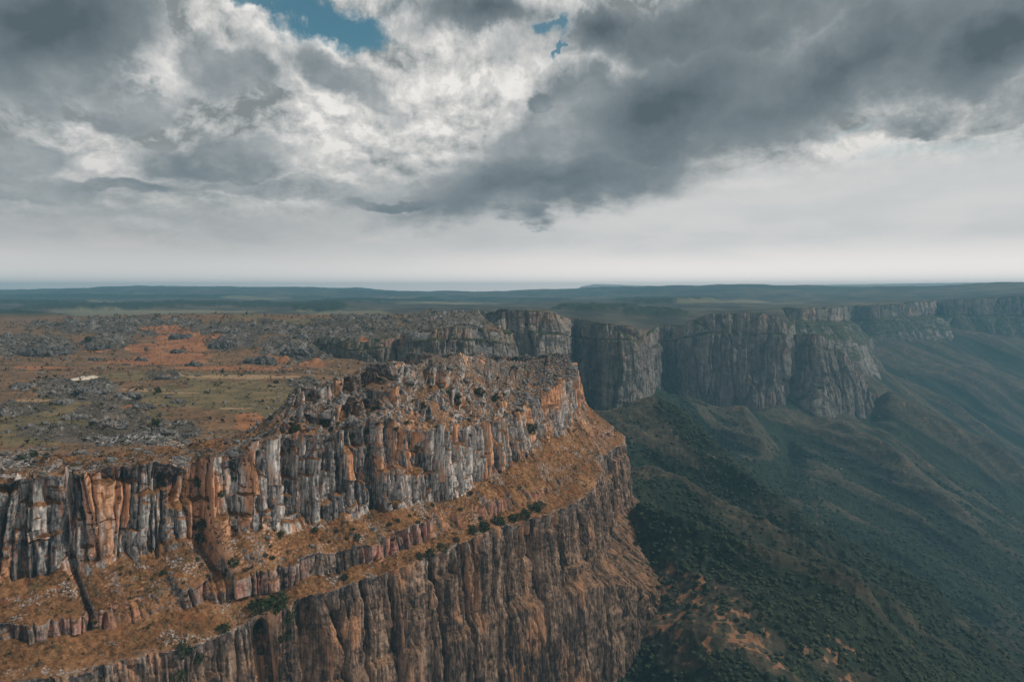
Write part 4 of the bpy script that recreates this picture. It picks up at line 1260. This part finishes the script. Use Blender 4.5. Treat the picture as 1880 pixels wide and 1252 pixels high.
# ------------------------------------------------------------------ shrubs one can point to
shrub_leaf = [raw_mesh('foliage', *leaf_ball(230, 500 + k, 0.15, 0.85), M_LEAF, False) for k in range(4)]


def stem_mesh():
    V, F2 = [], []
    for j, (z, r) in enumerate([(-0.3, 0.09), (0.15, 0.06), (0.6, 0.03)]):
        for k in range(6):
            V.append((r * math.cos(k * math.pi / 3) + 0.04 * j, r * math.sin(k * math.pi / 3), z))
    for j in range(2):
        for k in range(6):
            F2.append((j * 6 + k, j * 6 + (k + 1) % 6, j * 6 + 6 + (k + 1) % 6, j * 6 + 6 + k))
    return raw_mesh('stem', np.array(V), np.array(F2), M_WOOD)


STEM = stem_mesh()
nshrub = 0


def shrub(px, py, w, label, group, tall=1.0):
    """w: width in photograph pixels."""
    global nshrub
    p = surf(px, py + w * 0.25)
    size = w / F_PX * p[1] * 0.5
    e = bpy.data.objects.new('shrub', None)
    sc.collection.objects.link(e)
    e.empty_display_size = 0.5
    e.location = (p[0], p[1], p[2] - size * 0.15)
    e.rotation_euler = (0, 0, nshrub * 2.4)
    e.scale = (size, size, size * tall)
    tag(e, label, 'shrub', group)
    for nm, me in (('foliage', shrub_leaf[nshrub % 4]), ('stem', STEM)):
        c = link(nm, me); c.parent = e
    nshrub += 1


G1, G2, G3, G4 = 'shrubs on the upper cliff', 'shrubs in the gullies of the lower wall', 'shrubs along the overhung ledge', 'shrubs on the plateau'
SHRUBS = [(365, 884, 24, 'dark green bush at the head of the wide cleft in the left cliff', G1), (296, 876, 20, 'dark bush wedged at the rim between pale columns left of the wide cleft', G1), (436, 874, 26, 'round dark bush at the foot of the rubble slope where the high cliff begins', G1),
          (368, 962, 26, 'tall dark bush at the bottom of the wide cleft in the left cliff', G1), (372, 985, 24, 'lowest dark bush under the wide cleft of the left cliff', G1), (405, 905, 18, 'small dark bush beside the wide cleft, on its right wall', G1),
          (597, 776, 20, 'upright dark bush between pale blocks high on the broken tier', G1), (538, 826, 22, 'dark bush on a step of the cliff below the pale twin pillars', G1), (545, 784, 18, 'dark bush beside the left end of the broken tier', G1), (496, 766, 12, 'small dark bush on the crest of the rubble slope', G1),
          (645, 802, 16, 'narrow dark bush in a crack of the broken tier', G1), (676, 790, 14, 'small dark bush just left of the black chasm', G1), (972, 786, 30, 'largest dark bush, in the hollow left of the outermost columns', G1), (880, 718, 24, 'dark bush on the grassy slope below the ridge, right of a pale rock tooth', G1),
          (905, 730, 18, 'dark bush low on the grassy slope behind a pale rock tooth', G1), (838, 726, 20, 'dark bush on the orange slope under the reddish sand patch', G1), (790, 690, 20, 'dark bush just below the ridge top', G1), (950, 755, 14, 'small dark bush at the top of the columns near the tip', G1),
          (431, 1030, 26, 'dark bush on the ledge below the left cliff, beside the cleft', G1), (655, 985, 16, 'small dark bush on the ledge under the tall orange columns', G1), (515, 980, 16, 'small dark bush at the foot of the high columns, left part', G1), (578, 972, 14, 'small round bush on the ledge close under the high columns', G1),
          (430, 1092, 14, 'small dark bush at the left end of the pink rock band', G1), (634, 1058, 18, 'dark bush at the right end of the pink rock band', G1), (300, 1050, 14, 'small bush on the grassy ledge left of the cleft foot', G1),
          (478, 1108, 44, 'wide dark bush at the head of the left gully of the lower wall', G2), (512, 1104, 48, 'widest dark bush at the head of the right gully of the lower wall', G2), (528, 1128, 34, 'dark bush low in the right gully of the lower wall', G2), (470, 1150, 36, 'dark bush low in the left gully of the lower wall', G2),
          (520, 1165, 30, 'hanging dark bush deep in the right gully of the lower wall', G2), (478, 1190, 30, 'hanging dark bush deep in the left gully of the lower wall', G2), (340, 1188, 40, 'dark bush at the bottom left, above a brown rib', G2), (362, 1205, 32, 'dark bush at the bottom left, right beside a brown rib', G2),
          (410, 1150, 28, 'dark bush on the grassy ledge left of the gullies', G2), (330, 1235, 34, 'lowest dark bush at the bottom edge, left', G2),
          (868, 972, 22, 'first dark bush from the left under the overhung ledge', G3), (888, 964, 28, 'second dark bush from the left under the overhung ledge', G3), (915, 955, 28, 'third dark bush under the overhung ledge, the broadest of its row', G3), (942, 948, 26, 'fourth dark bush from the left under the overhung ledge', G3),
          (965, 942, 28, 'second dark bush from the right under the overhung ledge', G3), (986, 932, 22, 'rightmost dark bush under the overhung ledge', G3), (790, 1012, 26, 'dark bush at the lip of the lower wall, left of the overhung ledge', G3), (812, 1004, 24, 'dark bush at the lip of the lower wall, close left of the overhung ledge', G3),
          (770, 1020, 18, 'small dark bush ending the row at the lip of the lower wall', G3), (838, 990, 16, 'small dark bush between the two rows on the ledge', G3), (900, 1202, 14, 'small green bush growing from the lower wall', G3), (980, 1076, 12, 'small green bush in a crack of the lower wall', G3),
          (38, 842, 24, 'broad dark bush on the orange plain at the left edge', G4), (64, 833, 18, 'dark bush on the orange plain, right neighbour of the broad one', G4), (84, 831, 12, 'smallest of three dark bushes on the orange plain', G4), (287, 774, 18, 'dark bush among the grey rocks in the middle of the plain', G4), (290, 716, 16, 'low dark bush at the near edge of the pale sand strip', G4), (162, 622, 14, 'dark bush on the brown slope left of the orange sand', G4)]
for s_ in SHRUBS:
    shrub(*s_)
g_ = np.random.default_rng(9)
for k in range(46):
    t = g_.uniform()
    shrub(120 + 850 * t + g_.normal() * 20, 1120 - 200 * t + g_.normal() * 26, g_.uniform(7, 13), 'small dark shrub dotted on the dry grass ledges of the foreground cliff', 'small shrubs on the grass ledges', 0.8)
for k in range(40):
    shrub(g_.uniform(470, 960), g_.uniform(690, 800), g_.uniform(6, 12), 'small dark shrub among broken rocks on the upper terraces of the cliff', 'small shrubs on the upper terraces', 0.9)
for k in range(36):
    shrub(1140 + 90 * g_.uniform() + 380 * (k / 36), 960 + 40 * g_.uniform() + 260 * (k / 36), g_.uniform(8, 14), 'dark tree on the near spur below the headland', 'trees on the near spur', 1.1)

# ------------------------------------------------------------------ outcrops and boulders
OUT = [(325, 612, 52, 22, 'dark rocky knoll standing alone in the orange sand, the farther of two'), (322, 640, 24, 17, 'steep grey crag in the middle of the orange sand hollow'), (60, 640, 120, 32, 'long dark outcrop at the left edge below the brown hills'),
       (170, 632, 60, 22, 'low dark outcrop left of the orange hollow'), (150, 712, 70, 22, 'pale grey outcrop by the white pan'), (105, 735, 50, 18, 'pale split outcrop on the green ground'), (225, 722, 60, 20, 'rough grey outcrop right of the pale ones'),
       (255, 742, 44, 16, 'grey outcrop in the plain beside tan grass'), (300, 690, 60, 14, 'reddish grey outcrop behind the pale sand strip'), (350, 664, 40, 16, 'small dark crag right of the orange hollow'), (255, 656, 26, 12, 'small dark rock at the foot of the orange slope'),
       (170, 655, 22, 12, 'small dark rock on the red earth'), (400, 628, 60, 26, 'dark ridge of rock right of the orange hollow'), (470, 655, 70, 28, 'broken grey ridge above the orange strip'), (540, 640, 80, 34, 'tall broken grey ridge behind the cliff crest'),
       (125, 762, 60, 22, 'dark outcrop on the green plain at the left'), (200, 775, 60, 22, 'largest grey outcrop in the middle of the plain'), (325, 735, 36, 12, 'pale low outcrop in the tan meadow'), (288, 790, 44, 16, 'jagged grey outcrop before the orange slope'), (345, 795, 40, 14, 'pale grey outcrop near the foot of the rubble slope'),
       (30, 705, 60, 18, 'grey outcrop at the left edge of the plain'), (140, 828, 34, 12, 'blue grey outcrop on the orange plain near the rim')]
for n_, (px, py, wpx, hpx, label) in enumerate(OUT):
    c0 = surf(px, py + hpx * 0.45)
    k = c0[1] / F_PX
    wm, hm = wpx * k, hpx * k * 0.66
    m = int(26 + wpx * 0.5)
    q2 = g_.normal(size=(m, 2)) * 0.36
    q2 *= np.minimum(1, 0.34 / (np.linalg.norm(q2, axis=1, keepdims=True) + 1e-6))
    hgt = np.exp(-(q2 ** 2).sum(1) * 3.5)
    pos = np.stack([c0[0] + q2[:, 0] * wm, c0[1] + 0.6 * q2[:, 1] * wm + 0.3 * wm, c0[2] + hm * (0.55 * hgt - 0.2) * g_.uniform(0.3, 1.0, m)], 1)
    size = hm * g_.uniform(0.16, 0.42, m) * (0.6 + 0.6 * hgt)
    st = np.stack([g_.uniform(0.8, 1.5, m), g_.uniform(0.7, 1.2, m), g_.uniform(0.8, 1.7, m)], 1)
    pos = np.concatenate([[(c0[0], c0[1] + 0.3 * wm, c0[2] - hm * 0.05)], pos]); size = np.concatenate([[1.0], size])
    st = np.concatenate([[(wm * 0.42, wm * 0.26, hm * 0.4)], st])
    V_, F_ = merged([rock_shape(2, 600 + n_ * 7 + j, 10, (1, 1, 0.9)) for j in range(5)], pos, size, st, None, 0.5)
    o = link('rock_outcrop', raw_mesh('rock_outcrop', V_ - c0, F_, M_ROCK_MID if py > 680 else M_ROCK_DARK, False))
    o.location = c0
    tag(o, label, 'outcrop', 'rock outcrops on the plateau')

BOUL = {mm: [raw_mesh('boulder', *rock_shape(2, 900 + k, 11, (1, 0.9, 0.8)), mm, False) for k in range(7)] for mm in (M_ROCK, M_ROCK_DARK, M_ROCK_MID)}
CL = [((20, 420), (800, 860), 70, (3, 7), 'grey boulder strewn on the orange plain behind the left rim', 'boulders behind the left rim'), ((20, 300), (690, 800), 60, (3, 8), 'grey boulder among outcrops on the green left plain', 'boulders on the green plain'),
      ((500, 820), (672, 780), 80, (5, 12), 'pale block of rock broken from the upper tier of the cliff', 'blocks on the upper tier'), ((430, 560), (730, 830), 40, (4, 9), 'pale boulder on the rubble slope left of the high cliff', 'boulders on the rubble slope'),
      ((0, 600), (590, 660), 40, (3, 7), 'dark boulder on the heath hills behind the meadow', 'boulders on the heath hills')]
nb = 0
for (xa, xb), (ya, yb), cnt, (wa, wb), label, grp in CL:
    for k in range(cnt):
        px, py = g_.uniform(xa, xb), g_.uniform(ya, yb)
        if grp == 'boulders on the rubble slope':
            py = 800 - (px - 430) * 0.62 + g_.normal() * 14
        p = surf(px, py)
        size = g_.uniform(wa, wb) / F_PX * p[1] * 0.5
        o = link('boulder', BOUL[M_ROCK_DARK if 'heath' in grp else M_ROCK if 'tier' in grp or 'slope' in grp else M_ROCK_MID][nb % 7])
        o.location = (p[0], p[1], p[2] + size * 0.2)
        o.rotation_euler = (g_.uniform(-0.3, 0.3), g_.uniform(-0.3, 0.3), g_.uniform(0, 6.28))
        o.scale = (size * g_.uniform(0.8, 1.4), size * g_.uniform(0.8, 1.2), size * g_.uniform(0.7, 1.3))
        tag(o, label, 'boulder', grp)
        nb += 1

# the pale pan on the plateau
def pan():
    c0 = surf(158, 691)
    m, b = material('white sand of the dry pan')
    P_, N_ = geo()
    S.plug(mixc(noise(P_, 0.4, 4, 0.6), (0.36, 0.30, 0.24), (0.62, 0.55, 0.46)), b.inputs['Base Color'])
    nr, na = 8, 48
    V, F2 = [(0, 0, 0.5)], []
    for r in range(1, nr + 1):
        for a in range(na):
            t = a / na * 2 * math.pi
            rr = r / nr * (1 + 0.16 * math.sin(3 * t + 1) + 0.1 * math.sin(5 * t))
            V.append((rr * 9 * math.cos(t), rr * 13 * math.sin(t), 0.5 * (1 - (r / nr) ** 3) - (0.9 if r == nr else 0)))
    for r in range(1, nr):
        for a in range(na):
            i, j = 1 + (r - 1) * na, 1 + r * na
            F2.append((i + a, j + a, j + (a + 1) % na, i + (a + 1) % na))
    me = bpy.data.meshes.new('sand_pan')
    me.from_pydata(V, [], F2 + [(0, 1 + a, 1 + (a + 1) % na) for a in range(na)])
    me.materials.append(m)
    o = link('sand_pan', me)
    o.location = (c0[0], c0[1], c0[2] - 0.05)
    tag(o, 'small white sand pan on the plain behind the pale outcrops', 'sand pan', kind='structure')


pan()


# hills beyond the plateau, the haze of distance put into their pale base colour
def far_hill(name, pts, Y, depth, label):
    q = np.array([at(px, py, Y) for px, py in pts])
    xs = np.linspace(q[0, 0], q[-1, 0], 260)
    zt = np.interp(xs, q[:, 0], q[:, 2]) + fbm(xs / 130, xs * 0, 4, int(Y)) * 5
    prof_ = np.linspace(-1, 1, 40)
    Pg = np.zeros((260, 40, 3))
    Pg[..., 0] = xs[:, None]; Pg[..., 1] = Y + prof_[None] * depth
    sh = (1 - np.abs(prof_)) ** 0.7
    Pg[..., 2] = -150 + (zt[:, None] + 150) * sh[None] + fbm(Pg[..., 0] / 160, Pg[..., 1] / 160, 4, 3) * 10 * (1 - sh[None])
    m, b = material('haze-tinted far hills')
    P_, N_ = geo()
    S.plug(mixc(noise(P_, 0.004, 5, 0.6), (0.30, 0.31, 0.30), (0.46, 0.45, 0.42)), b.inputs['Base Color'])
    tag(link(name, grid_mesh(name, Pg, m)), label, 'hill', kind='structure')


def grid_mesh(name, Pg, m):
    nu, nv = Pg.shape[:2]
    idx = np.arange(nu * nv).reshape(nu, nv)
    return raw_mesh(name, Pg.reshape(-1, 3), np.stack([idx[:-1, :-1], idx[1:, :-1], idx[1:, 1:], idx[:-1, 1:]], -1).reshape(-1, 4), m)


far_hill('mesa_hill', [(1040, 538), (1058, 531), (1068, 525), (1075, 524), (1092, 521), (1120, 521.5), (1150, 523), (1200, 524), (1230, 529), (1260, 538)], 9900, 380, 'pale flat-topped mesa far beyond the plateau')
far_hill('horizon_hill', [(1280, 536), (1310, 524), (1400, 523.5), (1500, 522.5), (1600, 521), (1700, 519.5), (1800, 518), (1900, 517), (2000, 518), (2100, 530)], 9700, 420, 'long pale ridge on the horizon above the escarpment')
print('objects', nshrub, nb, round(time.time() - T0, 1))

# ------------------------------------------------------------------ haze: one closed box of even air round camera and land
def haze_box():
    x0, x1, y0, y1, z0, z1 = -12000, 12000, -400, 10500, -1500, 165
    V = np.array([(x, y, z) for x in (x0, x1) for y in (y0, y1) for z in (z0, z1)], float)
    Fq = np.array([(0, 1, 3, 2), (4, 6, 7, 5), (0, 4, 5, 1), (2, 3, 7, 6), (0, 2, 6, 4), (1, 5, 7, 3)])
    m = bpy.data.materials.new('valley haze')
    m.use_nodes = True
    nt = m.node_tree
    for n in list(nt.nodes):
        nt.nodes.remove(n)
    v = nt.nodes.new('ShaderNodeVolumePrincipled')
    v.inputs['Density'].default_value = 1.3e-4
    v.inputs['Color'].default_value = (0.22, 0.50, 0.68, 1)
    v.inputs['Density Attribute'].default_value = ''
    v.inputs['Temperature Attribute'].default_value = ''
    out = nt.nodes.new('ShaderNodeOutputMaterial')
    nt.links.new(v.outputs[0], out.inputs['Volume'])
    m.cycles.homogeneous_volume = True
    o = link('haze', raw_mesh('haze', V, Fq, m, False))
    tag(o, 'thin blue haze over the valley and the far plateau', 'haze', kind='stuff')


haze_box()
print('done', round(time.time() - T0, 1))
